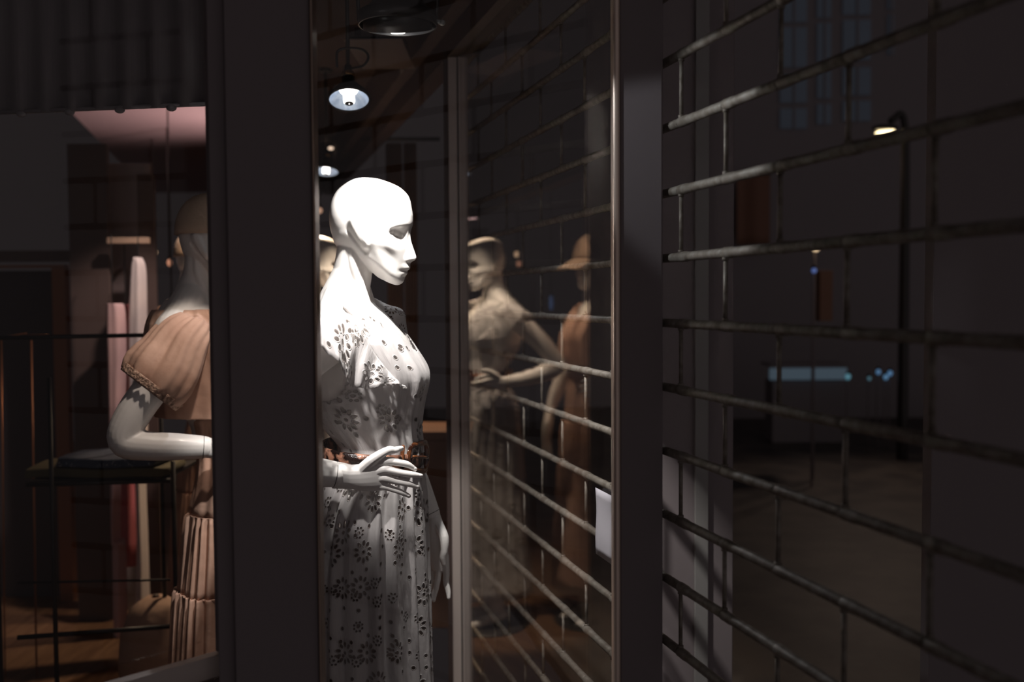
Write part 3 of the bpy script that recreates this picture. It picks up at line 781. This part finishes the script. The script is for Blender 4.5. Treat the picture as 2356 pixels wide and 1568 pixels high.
    for j in range(15):
        ph = R(90) * j / 14; rows.append([hc + Vector((.002 + .1035 * math.cos(ph) ** .8 * math.cos(t), .084 * math.cos(ph) ** .8 * math.sin(t), .008 + .112 * math.sin(ph) ** .95)) for t in [2 * math.pi * i / 60 for i in range(60)]])
    rings(bm, rows, cap=False); o = obj('cap_crown', bm, M_cap, cp); solid(o, .003)
    bm = bmesh.new(); rows = []
    for j in range(9):
        v = j / 8; row = []
        for i in range(25):
            t = R(-68) + R(136) * i / 24
            base = Vector((.100 * math.cos(t), .082 * math.sin(t), .010)); tip = Vector((.085 + .100 * math.cos(t) ** .6, .080 * math.sin(t), -.018 - .020 * math.cos(t)))
            p = base.lerp(tip, v); p.z -= .022 * (math.sin(t) ** 2) * v
            row.append(hc + p)
        rows.append(row)
    rings(bm, rows, cap=False, closed=False); o = obj('cap_brim', bm, M_cap, cp); solid(o, .004)
    bm = bmesh.new(); lathe(bm, [(0.0, 0.0), (.19, 0.0), (.19, .006), (.185, .010), (0.0, .010)], 48); obj('base_plate', bm, M_lampblack, root)
    return root
mq3 = build_peach_mannequin()
mq4 = copy_tree(mq3); mq4.location = (-1.277, 4.10, 0); mq4.rotation_euler = (0, 0, R(2))
mq4['label'] = 'farther peach-dressed mannequin in a cap, mirrored in the side pane next to the post'

# =================================================================== LAMPS
M_refl = mat('lamp_reflector', (0.6, 0.65, 0.72), rough=0.25, metal=0.8, emit=(0.55, 0.66, 0.85), estr=0.32, col2=(0.3, 0.34, 0.42), nscale=60)
M_bulb = mat('bulb_glow', (1, 1, 1), emit=(1, 0.98, 0.92), estr=5)
M_cap_end = mat('bulb_cap', (0.25, 0.25, 0.24), rough=0.4)
def spotlight(loc, aim, label, watts, col=(1, .95, .88), cone=62, blend=.6, ring_r=.058, gimbal=False, drop=2.55, soft=.03, group='spotlights hanging over the display', shape='bell'):
    root = empty('spotlight', loc, label=label, cat='spotlight', group=group)
    d = (Vector(aim) - Vector(loc)).normalized(); q = d.to_track_quat('-Z', 'Y').to_matrix().to_4x4()
    r = ring_r
    bm = bmesh.new()
    if gimbal: lathe(bm, [(r * .98, -.004), (r * 1.05, -.006), (r * 1.05, .030), (r * .92, .036), (r * .6, .055), (r * .3, .066), (0.001, .067)], 48, q)
    else: lathe(bm, [(r * .93, -.003), (r * 1.03, -.004), (r * 1.03, .004), (r * .75, .026), (r * .42, .045), (r * .30, .052), (r * .28, .085), (0.001, .086)], 48, q)
    obj('housing', bm, M_lampblack, root)
    bm = bmesh.new(); lathe(bm, [(r * .93, -.001), (r * .80, .012), (r * .55, .026), (r * .28, .036), (0.001, .038)], 48, q); rf = obj('reflector', bm, M_refl, root)
    bm = bmesh.new(); lathe(bm, [(r * .27, .036), (r * .27, -.008), (r * .22, -.013), (r * .2, -.0135)], 24, q); lathe(bm, [(r * .42, .030), (r * .42, .026), (r * .30, .026)], 24, q); obj('bulb', bm, M_bulb, rf)
    bm = bmesh.new(); lathe(bm, [(r * .21, -.0137), (r * .12, -.015), (0.001, -.0155)], 24, q); obj('bulb_cap', bm, M_cap_end, rf)
    up = q @ Vector((0, 0, .075))
    if not gimbal:
        bm = bmesh.new(); lathe(bm, [(r * .30, .070), (r * .33, .074), (r * .33, .080), (r * .30, .084)], 24, q); obj('brass_collar', bm, M_brass, root)
    bm = bmesh.new(); top = drop - loc[2]
    cyl(bm, up, (up.x, up.y, up.z + .03), .010); cyl(bm, (up.x, up.y, up.z + .03), (up.x, up.y, top), .0055)
    lathe(bm, [(.001, 0), (.03, 0), (.03, .012), (.001, .012)], 24, Matrix.Translation((up.x, up.y, top - .012)))
    obj('stem', bm, M_lampblack, root)
    if gimbal:
        bm = bmesh.new()
        lathe(bm, [(r * 1.16, .0), (r * 1.20, .0), (r * 1.20, .024), (r * 1.16, .024), (r * 1.16, 0)], 60); obj('gimbal_ring', bm, M_lampblack, root)
        bm = bmesh.new(); tube(bm, [(-r * 1.18, 0, .012), (-r * 1.1, 0, .07), (0, 0, .10), (r * 1.1, 0, .07), (r * 1.18, 0, .012)], .004, 8); obj('yoke', bm, M_lampblack, root)
        bm = bmesh.new(); cyl(bm, (r * 1.16, 0, .010), (r * 1.36, 0, .006), .004); ellip(bm, (r * 1.36, 0, .006), (.006, .006, .006)); obj('knob', bm, M_cap_end, root)
    else:
        bm = bmesh.new()
        tube(bm, [(up.x + .005, up.y, up.z + .02), (.04, 0, up.z + .022), (.055, 0, up.z + .045), (.04, 0, up.z + .065), (0, 0, up.z + .07), (-.03, 0, up.z + .06), (-.032, 0, up.z + .02)], .0035, 8); obj('cable', bm, M_lampblack, root)
    ld = bpy.data.lights.new('spot_beam', 'SPOT'); ld.energy = watts; ld.color = col; ld.spot_size = R(cone); ld.spot_blend = blend; ld.shadow_soft_size = soft
    lo = bpy.data.objects.new('spot_beam', ld); C.objects.link(lo); lo.parent = root
    lo.matrix_local = Matrix.Translation(d * .024) @ q
    return root

LA = at(803, 228, 2.78)
spotlight(LA, LA + Vector((.08, -.36, -.9)), 'bright bell-shaped spotlight hanging beyond the head of the white mannequin', 12, (.92, .95, 1), cone=96, blend=.5, soft=.012)
LB = at(750, 394, 4.60)
spotlight(LB, LB + Vector((-.0, -.26, -.9)), 'farther spotlight half hidden by the pillar, above the second mannequin', 62, (1, .74, .50), cone=95, soft=.02)
LC = at(915, 60, 1.97)
spotlight(LC, LC + Vector((0, .34, -.90)), 'round black gimbal spotlight at the top, right above the white mannequin', 52, (1, .96, .92), cone=68, blend=.3, ring_r=.064, gimbal=True, soft=.015)
LD = Vector((-.53, 2.22, 2.08))  # unseen lamp, placed for the light on her sleeve and forearm
spotlight(LD, LD + Vector((-.26, .30, -.95)), 'unseen spotlight over the peach-dressed mannequin, placed behind the pillar for the light on her arm', 19, (1, .84, .72), cone=40, blend=.35, soft=.02)
LF = Vector((-.375, 1.715, 1.99))  # unseen lamp, added for the highlights on the rods by the post
spotlight(LF, LF + Vector((.76, .075, -.27)), 'narrow cool spotlight added out of view behind the pillar to brighten the grille beside the post', 13, (.90, .95, 1), cone=36, blend=.35, soft=.008, ring_r=.03)
LG = Vector((-.455, 1.70, 1.80))  # unseen lamp, added to lift the bodice and upper skirt
spotlight(LG, LG + Vector((.20, .44, -.56)), 'spotlight added out of view behind the pillar to brighten the waist of the white mannequin', 25, (1, .95, .92), cone=31, blend=.4, soft=.012, ring_r=.030)
LE = Vector((-1.0, 3.75, 2.12))  # unseen lamp, added to light the capped figure mirrored in the side pane
spotlight(LE, LE + Vector((-.3, .2, -.9)), 'unseen rear spotlight added to brighten the farther peach-dressed mannequin', 16, (1, .70, .48), cone=80)

dr2 = empty('fill_downlight', (-.44, 3.92, 2.545), label='recessed ceiling downlight added to brighten the reflection of the second white-dressed mannequin', cat='fill_downlight')  # added fill lamp that brightens the mannequin mirrored in the side pane
bm = bmesh.new(); lathe(bm, [(.045, .04), (.045, 0), (.038, 0), (.036, .035), (.001, .038)], 32); obj('rim', bm, M_lampblack, dr2)
ld = bpy.data.lights.new('fill_downlight_beam', 'SPOT'); ld.energy = 150; ld.color = (1, .78, .57); ld.spot_size = R(28); ld.spot_blend = .5; ld.shadow_soft_size = .015
lo = bpy.data.objects.new('fill_downlight_beam', ld); C.objects.link(lo); lo.parent = dr2; lo.location = (0, 0, -.012); lo.rotation_euler = Vector((-.37, .38, -1.80)).to_track_quat('-Z', 'Y').to_euler()

# =================================================================== LEFT ROOM
def bulb(px, py, Y, r, col, strength, label, parent_name='small_lamp', sz=1.0):
    p = at(px, py, Y); root = empty(parent_name, p, label=label, cat='lamp')
    m = mat('glow', (1, 1, 1), emit=col, estr=strength)
    bm = bmesh.new(); ellip(bm, (0, 0, 0), (r, r, r * sz), 20); obj('bulb', bm, m, root)
    bm = bmesh.new(); lathe(bm, [(.001, r * sz * 1.0), (r * .8, r * sz * .95), (r * .7, r * sz + .02), (.001, r * sz + .022)], 16); obj('socket', bm, M_lampblack, root)
    bm = bmesh.new()
    if px > 1700: cyl(bm, (0, .03, -p.z), (0, .03, r * sz + .02), .008, 8); cyl(bm, (0, .03, r * sz + .012), (0, 0, r * sz + .012), .006, 8)
    else: cyl(bm, (0, 0, r * sz + .02), (0, 0, 2.52 - p.z), .004, 8)
    obj('stem', bm, M_post if px > 1700 else M_lampblack, root)
    return root
bulb(355, 580, 6.4, .017, (1, .62, .36), 1.1, 'small warm round lamp between the pale column and the capped mannequin', sz=1.3)
bulb(390, 604, 6.0, .014, (1, .42, .24), .55, 'dimmer small warm lamp beside the head of the capped mannequin', sz=1.5)
bulb(395, 703, 5.2, .010, (.08, .30, .75), .30, 'narrow blue light above the shoulder of the capped mannequin', sz=4.5)
bulb(761, 341, 6.5, .017, (1, .74, .55), 1.2, 'small warm lamp above the half-hidden spotlight beside the pillar', sz=.55)
bulb(735, 484, 6.2, .018, (1, .55, .35), .45, 'dim warm lamp at the pillar edge behind the bright head', sz=1.0)

bm = bmesh.new()
zc = 2.52; cpl = [at(150, 262, 5.3), at(560, 230, 4.7), at(560, 462, 9.6), at(345, 456, 9.6)]
rings(bm, [[(p.x, p.y, z) for p in cpl] for z in (zc, zc + .06)]); struct('ceiling', bm, M_pink)
# an opaque bowl uplight, added unseen behind the pillar to light that ceiling
gl = empty('fill_uplight', at(556, 520, 5.6), label='bowl uplight on a stem, added unseen behind the pillar to light the ceiling', cat='fill_uplight')
bm = bmesh.new(); lathe(bm, [(.001, -.05), (.05, -.04), (.085, 0), (.082, .0), (.048, -.034), (.001, -.044)], 32); obj('bowl', bm, M_lampblack, gl)
bm = bmesh.new(); cyl(bm, (0, 0, -.05), (0, 0, -gl.location.z), .008); obj('stem', bm, M_lampblack, gl)
ld = bpy.data.lights.new('fill_uplight_beam', 'SPOT'); ld.energy = 24; ld.color = (1, .74, .72); ld.shadow_soft_size = .02; ld.spot_size = R(105); ld.spot_blend = .6
lo = bpy.data.objects.new('fill_uplight_beam', ld); C.objects.link(lo); lo.parent = gl; lo.location = (0, 0, -.02); lo.rotation_euler = Vector((-.45, .1, 1)).to_track_quat('-Z', 'Y').to_euler()

def pxbox(name, pa, pb, ya, yb, Y, depth, m, parent=None, bev=.002, **k):
    """box whose front face spans those columns and rows of the view at distance Y"""
    a = at(pa, yb, Y); b = at(pb, ya, Y)
    bm = bmesh.new(); box(bm, (min(a.x, b.x), Y, a.z), (max(a.x, b.x), Y + depth, b.z))
    o = obj(name, bm, m, parent, False, **k)
    if bev: bevel(o, bev)
    return o
# dark roller blind above, with a weighted scalloped hem
bl = empty('roller_blind', (0, 0, 0), label='dark roller blind across the top of the left pane', cat='blind')
M_blind = mat('dark_blind_cloth', (0.21, 0.19, 0.195), rough=.9, bump=.2, nscale=4, stretch=(14, 14, .4))
a = at(-60, 265, 2.44); b = at(483, 243, 2.28)
bm = bmesh.new(); n = 60
row = lambda z, off: [(a.x + (b.x - a.x) * i / n + 0, a.y + (b.y - a.y) * i / n + .006 * math.sin(i * .9) + off, (a.z + (b.z - a.z) * i / n) if z is None else z) for i in range(n + 1)]
rings(bm, [row(None, 0), row(2.54, 0)], cap=False, closed=False); o = obj('blind_cloth', bm, M_blind, bl); solid(o, .003)
bm = bmesh.new(); cyl(bm, a + Vector((0, 0, .004)), b + Vector((0, 0, .004)), .005, 10); o2 = obj('hem_bar', bm, M_blind, bl)
for px, py in ((56, 262), (170, 257), (285, 252), (400, 247)):
    t = (px + 60) / 543; c = Vector(a).lerp(Vector(b), t); bm = bmesh.new(); ellip(bm, c + Vector((0, -.002, -.002)), (.012, .008, .008)); obj('hem_weight', bm, M_blind, bl)

M_brown = mat('brown_lacquer', (0.115, 0.08, 0.07), rough=.5)
M_dim = mat('dim_wall_paint', (0.07, 0.058, 0.062), rough=.8)
M_pale = mat('pale_column_paint', (0.34, 0.27, 0.26), rough=.22, coat=.4)
# partition, column and door of the inner shop
pxbox('trim_5', 186, 244, 330, 1600, 4.6, .03, M_brown, kind='structure')
pxbox('trim_6', 342, 352, 400, 1620, 4.62, .03, M_brown, kind='structure')
cl = pxbox('trim_7', 236, 346, 375, 1620, 4.75, .04, M_pale, kind='structure')
dw = empty('door_1', kind='structure')
pxbox('door_frame', -60, 186, 575, 602, 4.9, .05, M_brown, dw)
pxbox('door_panel', -60, 140, 622, 1600, 4.98, .04, M_dim, dw)
M_copper = mat('copper_edge', (0.30, 0.13, 0.07), rough=.4, metal=.5)
pxbox('door_edge', -60, 148, 609, 616, 4.9, .05, M_copper, dw, bev=0)
pxbox('door_edge', 144, 149, 616, 1590, 4.9, .05, M_copper, dw, bev=0)
# tan rail across the column and garments that hang from it
rl = empty('clothes_rail', (0, 0, 0), label='tan wooden clothes rail in front of the pale column', cat='rail')
pxbox('rail_bar', 245, 340, 545, 560, 4.51, .03, mat('tan_wood', (.55, .38, .27), rough=.5), rl)
pxbox('wall_bracket', 288, 293, 545, 556, 4.53, .21, M_black, rl)
def garment(name, pts, Y, m, label, fold=5, amp=.010, cat='garment', dep=.045):
    """hanging cloth: pts (py, left px, right px)"""
    root = empty(name, at((pts[0][1] + pts[0][2]) / 2, pts[-1][0], Y), label=label, cat=cat, group='garments hanging in front of the pale column')
    L0 = root.location
    P = catmull([tuple(map(float, p)) for p in pts], 8); rows = []
    for j, p in enumerate(P):
        a_ = at(p.y, p.x, Y) - L0; b_ = at(p.z, p.x, Y) - L0; c = (a_ + b_) / 2; h = (b_.x - a_.x) / 2; r = []
        for i in range(72):
            t = 2 * math.pi * i / 72; w = amp * math.sin(t * fold + j * .04) * .5
            r.append((c.x + (h + w * .3) * math.cos(t), c.y + (dep + w * .6) * math.sin(t), c.z))
        rows.append(r)
    bm = bmesh.new(); rings(bm, rows); obj('cloth', bm, m, root)
    bm = bmesh.new(); c = at((pts[0][1] + pts[0][2]) / 2, pts[0][0], Y) - L0
    zt = (at(290, 552, 4.5) - L0).z
    tube(bm, [c, (c.x, c.y, zt - .01), (c.x, c.y + .01, zt + .012)], .0025, 6); obj('hanger_hook', bm, M_black, root)
    return root
Mc = lambda n, c: mat(n, c, rough=.75, bump=.25, nscale=10, stretch=(6, 6, .6))
garment('garment', [(592, 312, 324), (625, 303, 334), (760, 298, 337), (1000, 302, 338), (1120, 315, 334), (1280, 318, 340), (1450, 312, 346)], 4.42, Mc('ivory_cloth', (.72, .63, .60)), 'long ivory garment hanging at the right edge of the pale column')
garment('garment', [(700, 256, 262), (712, 247, 286), (860, 250, 290), (1080, 258, 276), (1240, 262, 272), (1260, 262, 288), (1500, 266, 292)], 4.40, Mc('blush_cloth', (.62, .42, .42)), 'long blush garment hanging at the left edge of the pale column')
garment('garment', [(700, 286, 292), (712, 272, 306), (800, 270, 308), (880, 272, 310), (1300, 276, 316)], 4.60, Mc('rose_cloth', (.48, .13, .14)), 'rose red garment hanging between the ivory and the blush one', dep=.03)
# warm lamp niche light low behind, orange glow at the floor
# black shelving rack
rk = empty('shelving_rack', (at(230, 784, 3.3).x, 3.3, 0), label='black metal tube rack with a shelf behind the capped mannequin', cat='rack')
RL = Vector(rk.location)
def bar(x0, y0, Y0, x1, y1, Y1, r, name='rail', m=M_black):
    bm = bmesh.new(); cyl(bm, at(x0, y0, Y0) - RL, at(x1, y1, Y1) - RL, r, 10); return obj(name, bm, m, rk)
bar(-60, 778, 3.22, 366, 770, 3.36, .0075); bar(60, 1115, 3.24, 392, 1105, 3.36, .008); bar(40, 1340, 3.24, 392, 1333, 3.36, .004); bar(40, 1466, 3.24, 392, 1440, 3.36, .008)
def stand(px, Y, ya, yb=None):
    p = at(px, 784, Y); bm = bmesh.new(); z = at(px, ya, Y).z; cyl(bm, Vector((p.x, p.y, z)) - RL, Vector((p.x, p.y, 0)) - RL, .0075, 10); obj('upright', bm, M_black, rk)
stand(110, 3.25, 868); stand(392, 3.36, 1060); stand(366, 3.62, 770); stand(-20, 3.22, 770)
bm = bmesh.new()
q = [at(60, 1112, 3.26) - RL, at(392, 1102, 3.38) - RL]; q += [q[1] + Vector((0, .32, 0)), q[0] + Vector((0, .32, 0))]
zs = (q[0].z + q[1].z) / 2
rings(bm, [[(p.x, p.y, zs + dz) for p in q] for dz in (0, .012)]); obj('shelf', bm, M_black, rk, False)
def folded(px0, px1, z0, z1, Y, m, label, sparkle=False):
    a_ = at(px0, 1080, Y).x; b_ = at(px1, 1080, Y).x
    root = empty('folded_garment', ((a_ + b_) / 2, Y + .13, z0), label=label, cat='folded garment', group='folded clothes on the black rack')
    bm = bmesh.new(); box(bm, (-(b_ - a_) / 2, -.12, 0), ((b_ - a_) / 2, .12, z1 - z0))
    bmesh.ops.subdivide_edges(bm, edges=bm.edges[:], cuts=5, use_grid_fill=True)
    for v in bm.verts: v.co += Vector((.006 * math.sin(v.co.z * 90 + v.co.y * 9), .005 * math.sin(v.co.x * 31), .004 * math.sin(v.co.x * 23 + v.co.y * 17)))
    o = obj('cloth', bm, m, root); b2 = o.modifiers.new('s', 'SUBSURF'); b2.levels = 1; b2.render_levels = 2
    if sparkle:
        bm = bmesh.new()
        for k in range(60):
            ellip(bm, (rnd.uniform(-.5, .5) * (b_ - a_) * .95, -.121, rnd.uniform(.004, z1 - z0 - .004)), (.0016, .0008, .0016), 6)
        obj('sequins', bm, mat('sequin', (.9, .95, 1), rough=.1, metal=1), root, kind='stuff')
    return root
zsh = zs + .012
folded(45, 372, zsh + .001, zsh + .034, 3.30, mat('olive_cloth', (.10, .085, .045), rough=.9, bump=.3, nscale=20), 'olive folded garment on the rack shelf, under the blue one')
folded(118, 350, zsh + .036, zsh + .068, 3.29, mat('navy_cloth', (.035, .05, .085), rough=.6, bump=.3, nscale=20), 'dark blue sequinned folded garment on top of the olive one', True)
# copper-edged stand at the far left
cs = empty('display_stand', (at(40, 784, 3.9).x, 3.9, 0), label='slim copper-edged display stand at the far left', cat='display stand')
CL = Vector(cs.location)
for x0, y0, x1, y1, r in ((3, 780, 12, 1568, .003), (72, 782, 85, 1590, .004), (62, 772, 112, 772, .005), (-40, 782, 62, 766, .002)):
    bm = bmesh.new(); cyl(bm, at(x0, y0, 3.9) - CL, at(x1, y1, 3.9) - CL, r, 8); obj('frame_tube', bm, mat('copper', (.45, .20, .10), rough=.35, metal=.8) if x0 != 72 else M_copper, cs)
# tan pouf on the floor
pf = empty('pouf', (at(345, 784, 3.62).x, 3.62, 0), label='tan rounded pouf on the floor below the rack', cat='pouf')
bm = bmesh.new(); lathe(bm, [(.001, 0), (.10, 0), (.125, .05), (.135, .16), (.125, .28), (.09, .37), (.04, .405), (.001, .406)], 48); obj('cushion', bm, mat('tan_felt', (.52, .34, .25), rough=.9, bump=.3, nscale=30), pf)
bm = bmesh.new(); lathe(bm, [(.001, .406), (.014, .408), (.010, .415), (.001, .417)], 16); obj('button', bm, M_brown, pf)
ld = bpy.data.lights.new('rack_fill_light', 'SPOT'); ld.energy = 60; ld.color = (1, .80, .74); ld.spot_size = R(38); ld.spot_blend = .7; ld.shadow_soft_size = .03
dl = empty('fill_downlight', (at(545, 784, 3.9).x, 3.9, 2.52), label='recessed downlight added out of view behind the pillar to brighten the clothes', cat='fill_downlight')  # unseen fill lamp, put in for the light on the hanging garments
bm = bmesh.new(); lathe(bm, [(.05, .03), (.05, 0), (.042, 0), (.040, .025), (.001, .028)], 32); obj('rim', bm, M_lampblack, dl)
lo = bpy.data.objects.new('fill_downlight_beam', ld); C.objects.link(lo); lo.parent = dl; lo.location = (0, 0, -.01)
lo.rotation_euler = (Vector((-.70, .50, -1.15))).to_track_quat('-Z', 'Y').to_euler()

# =================================================================== BEHIND THE BRIGHT MANNEQUIN
cu = empty('curtain', (at(928, 784, 5.2).x, 5.2, 0), label='brown floor-length curtain behind the chin of the bright mannequin', cat='curtain')
for x0, x1 in ((893, 929), (934, 962)):
    a_ = at(x0, 784, 5.2).x - cu.location.x; b_ = at(x1, 784, 5.2).x - cu.location.x; bm = bmesh.new(); n = 24
    rings(bm, [[(a_ + (b_ - a_) * i / n, .012 * math.sin(i * 1.2), z) for i in range(n + 1)] for z in (0.02, 1.2, 2.3)], cap=False, closed=False)
    o = obj('curtain_panel', bm, M_curtain, cu); solid(o, .004)
bm = bmesh.new(); cyl(bm, (-.2, 0, 2.32), (.2, 0, 2.32), .01); obj('curtain_rod', bm, M_black, cu)
pl = empty('plinth', (-.36, 4.62, 0), label='brown display plinth beside the second white-dressed mannequin', cat='plinth')
bm = bmesh.new(); box(bm, (-.16, -.16, .0), (.16, .16, .86)); o = obj('plinth_body', bm, M_box, pl, False); bevel(o, .004)
bm = bmesh.new(); box(bm, (-.175, -.175, .861), (.175, .175, .90)); o = obj('plinth_top', bm, M_box, pl, False); bevel(o, .004)
# ventilation unit below the ceiling
vu = empty('ventilation_unit', at(858, 90, 3.3), label='grey ventilation unit with slots under the ceiling above the spotlights', cat='ventilation unit')
VL = Vector(vu.location); M_vent = mat('grey_unit', (.20, .15, .14), rough=.6)
def vb(name, pa, pb, ya, yb, Y, d, m):
    a_ = at(pa, yb, Y) - VL; b_ = at(pb, ya, Y) - VL; bm = bmesh.new(); box(bm, (a_.x, Y - VL.y, a_.z), (b_.x, Y - VL.y + d, b_.z)); o = obj(name, bm, m, vu, False); bevel(o, .002)
vb('unit_body', 797, 918, 58, 84, 3.3, .3, M_vent); vb('bottom_plate', 790, 925, 88, 91, 3.25, .42, M_vent)
for k in range(3): vb('slot', 817 + 5 * k, 819 + 5 * k, 63, 82, 3.296, .004, M_black)

# =================================================================== ENTRANCE SIDE, BEYOND THE GRILLE
M_pave = mat('wet_pavement', (.10, .085, .075), rough=.55, col2=(.05, .042, .04), nscale=3.5, bump=.4)
bm = bmesh.new(); rings(bm, [[(x, y, z) for x, y in ((0.55, 2.4), (2.75, 2.4), (6.5, 13.5), (-2.0, 13.5))] for z in (-.05, 0)]); struct('ground', bm, M_pave)
fc = empty('building', (at(1930, 784, 12).x, 12, 0), label='dark building with faint bluish window panes seen beyond the grille', cat='building')
FL = Vector(fc.location); M_wallx = mat('dark_render', (.28, .25, .26), rough=.9, bump=.2, nscale=3)
bm = bmesh.new(); box(bm, (at(1600, 784, 12).x - FL.x, .12, 0), (at(2200, 784, 12).x - FL.x, .4, 6)); obj('wall', bm, M_wallx, fc, False)
M_winx = mat('night_window', (.03, .035, .05), rough=.15, emit=(.62, .75, 1), estr=.0145)  # faint emission stands in for sky reflected in the panes
for x0, x1 in ((1800, 1862), (1886, 1918), (1946, 2010), (2050, 2064)):
    for y0, y1 in ((-20, 45), (58, 150), (168, 232), (246, 292)):
        if x0 == 2050 and y0 > 150: continue
        sk = (x0 - 1800) * -.12
        a_ = at(x0, y1 + sk, 12) - FL; b_ = at(x1, y0 + sk, 12) - FL; bm = bmesh.new(); box(bm, (a_.x, .09, a_.z), (b_.x, .119, b_.z)); w_ = obj('window', bm, M_winx, fc, False)
        bm = bmesh.new(); cx = (a_.x + b_.x) / 2; box(bm, (cx - .012, .07, a_.z), (cx + .012, .09, b_.z)); obj('glazing_bar', bm, M_wallx, w_, False)
bn = empty('hanging_banner', (at(1736, 784, 11.9).x, 11.9, 0), label='brown banner hanging on the dark building beyond the grille', cat='banner')
BL = Vector(bn.location); bm = bmesh.new(); n = 16
aa, bb = at(1694, 784, 11.9).x - BL.x, at(1771, 784, 11.9).x - BL.x; z0_, z1_ = at(1730, 562, 11.9).z, at(1730, 400, 11.9).z
rings(bm, [[(aa + (bb - aa) * i / n, .02 * math.sin(i * .5), z) for i in range(n + 1)] for z in np.linspace(z0_, z1_, 8)], cap=False, closed=False)
o = obj('banner_cloth', bm, mat('rust_cloth', (.24, .12, .08), rough=.8), bn); solid(o, .003)
bm = bmesh.new(); cyl(bm, (aa - .02, 0, z1_ + .006), (bb + .02, 0, z1_ + .006), .006); obj('banner_rod', bm, M_black, bn)
bm = bmesh.new(); cyl(bm, (aa, 0, z1_ + .006), (aa, .23, z1_ + .006), .01); cyl(bm, (bb, 0, z1_ + .006), (bb, .23, z1_ + .006), .01); obj('wall_hook', bm, M_black, bn)
pxbox('trim_8', 2132, 2700, -300, 1900, 2.3, .05, M_post, kind='structure')
pxbox('trim_9', 1455, 1692, -300, 2300, 2.6, .05, M_post, kind='structure')
pxbox('trim_10', 1597, 1634, -300, 2300, 2.585, .014, mat('greenish_trim', (.285, .275, .265), rough=.6), kind='structure')
# street lamp: flat warm head on a dark pole
sl = empty('street_lamp', (at(2040, 784, 9).x, 9, 0), label='street lamp with a glowing warm flat head beyond the grille', cat='street lamp')
SL = Vector(sl.location); hd = at(2036, 303, 9) - SL
bm = bmesh.new(); tube(bm, [(.15, 0, 0), (.15, 0, hd.z - .5), (.13, 0, hd.z + .12), (.02, 0, hd.z + .10)], [.05, .04, .03, .03], 12); obj('pole', bm, M_lampblack, sl)
bm = bmesh.new(); ellip(bm, hd + Vector((0, 0, .035)), (.12, .09, .03)); obj('lamp_hood', bm, M_lampblack, sl)
bm = bmesh.new(); res = bmesh.ops.create_uvsphere(bm, u_segments=24, v_segments=12, radius=1); bmesh.ops.transform(bm, matrix=Matrix.Translation(hd) @ Matrix.Rotation(R(-8), 4, 'Y') @ Matrix.Diagonal((.086, .06, .020, 1)), verts=res['verts'])
obj('lamp_lens', bm, mat('sodium_glow', (1, 1, 1), emit=(1, .80, .45), estr=3.5), sl)
ld = bpy.data.lights.new('street_light', 'SPOT'); ld.energy = 45; ld.color = (1, .74, .58); ld.spot_size = R(95); ld.spot_blend = .8; ld.shadow_soft_size = .1
lo = bpy.data.objects.new('street_light', ld); C.objects.link(lo); lo.parent = sl; lo.location = hd + Vector((0, 0, -.05)); lo.rotation_euler = Vector((-.15, -.75, -1)).to_track_quat('-Z', 'Y').to_euler()
bulb(1877, 575, 8, .024, (1, .72, .42), .9, 'tiny warm lamp under a dark rail beyond the grille', sz=.5)
bulb(1873, 622, 7.7, .020, (.12, .25, .75), .32, 'small round blue light left of the brown column beyond the grille')
pxbox('brown_column', 1886, 1916, 622, 738, 8.4, .2, mat('rust_column', (.30, .15, .09), rough=.6), label='short brown lit panel below the tiny warm lamp beyond the grille', cat='panel')
st = empty('light_bench', (at(1876, 784, 10).x, 10, 0), label='low bench with a dim blue light strip beyond the grille', cat='bench')
TL = Vector(st.location)
def tb(name, pa, pb, ya, yb, m, d=.3, o_=0):
    a_ = at(pa, yb, 10) - TL; b_ = at(pb, ya, 10) - TL; bm = bmesh.new(); box(bm, (a_.x, o_, max(0, a_.z)), (b_.x, o_ + d, b_.z)); o = obj(name, bm, m, st, False); bevel(o, .01)
tb('light_strip', 1772, 1950, 846, 874, mat('blue_strip', (.2, .25, .3), emit=(.42, .62, .80), estr=.075), .05)
tb('seat', 1772, 1955, 836, 843, M_wallx, .4); tb('base', 1780, 1945, 876, 1060, M_wallx, .3, .06)
for px, py, r, c in ((1951, 866, .025, (.15, .5, .65)), (2000, 870, .016, (.1, .3, .4)), (2021, 855, .022, (.12, .36, .70)), (2038, 867, .022, (.15, .42, .75)), (2048, 858, .022, (.12, .38, .75))):
    o = bulb(px, py, 9.6, r, c, .32, 'small blue light point among others at the end of the blue strip', sz=1.2); o['group'] = 'blue light points beyond the grille'
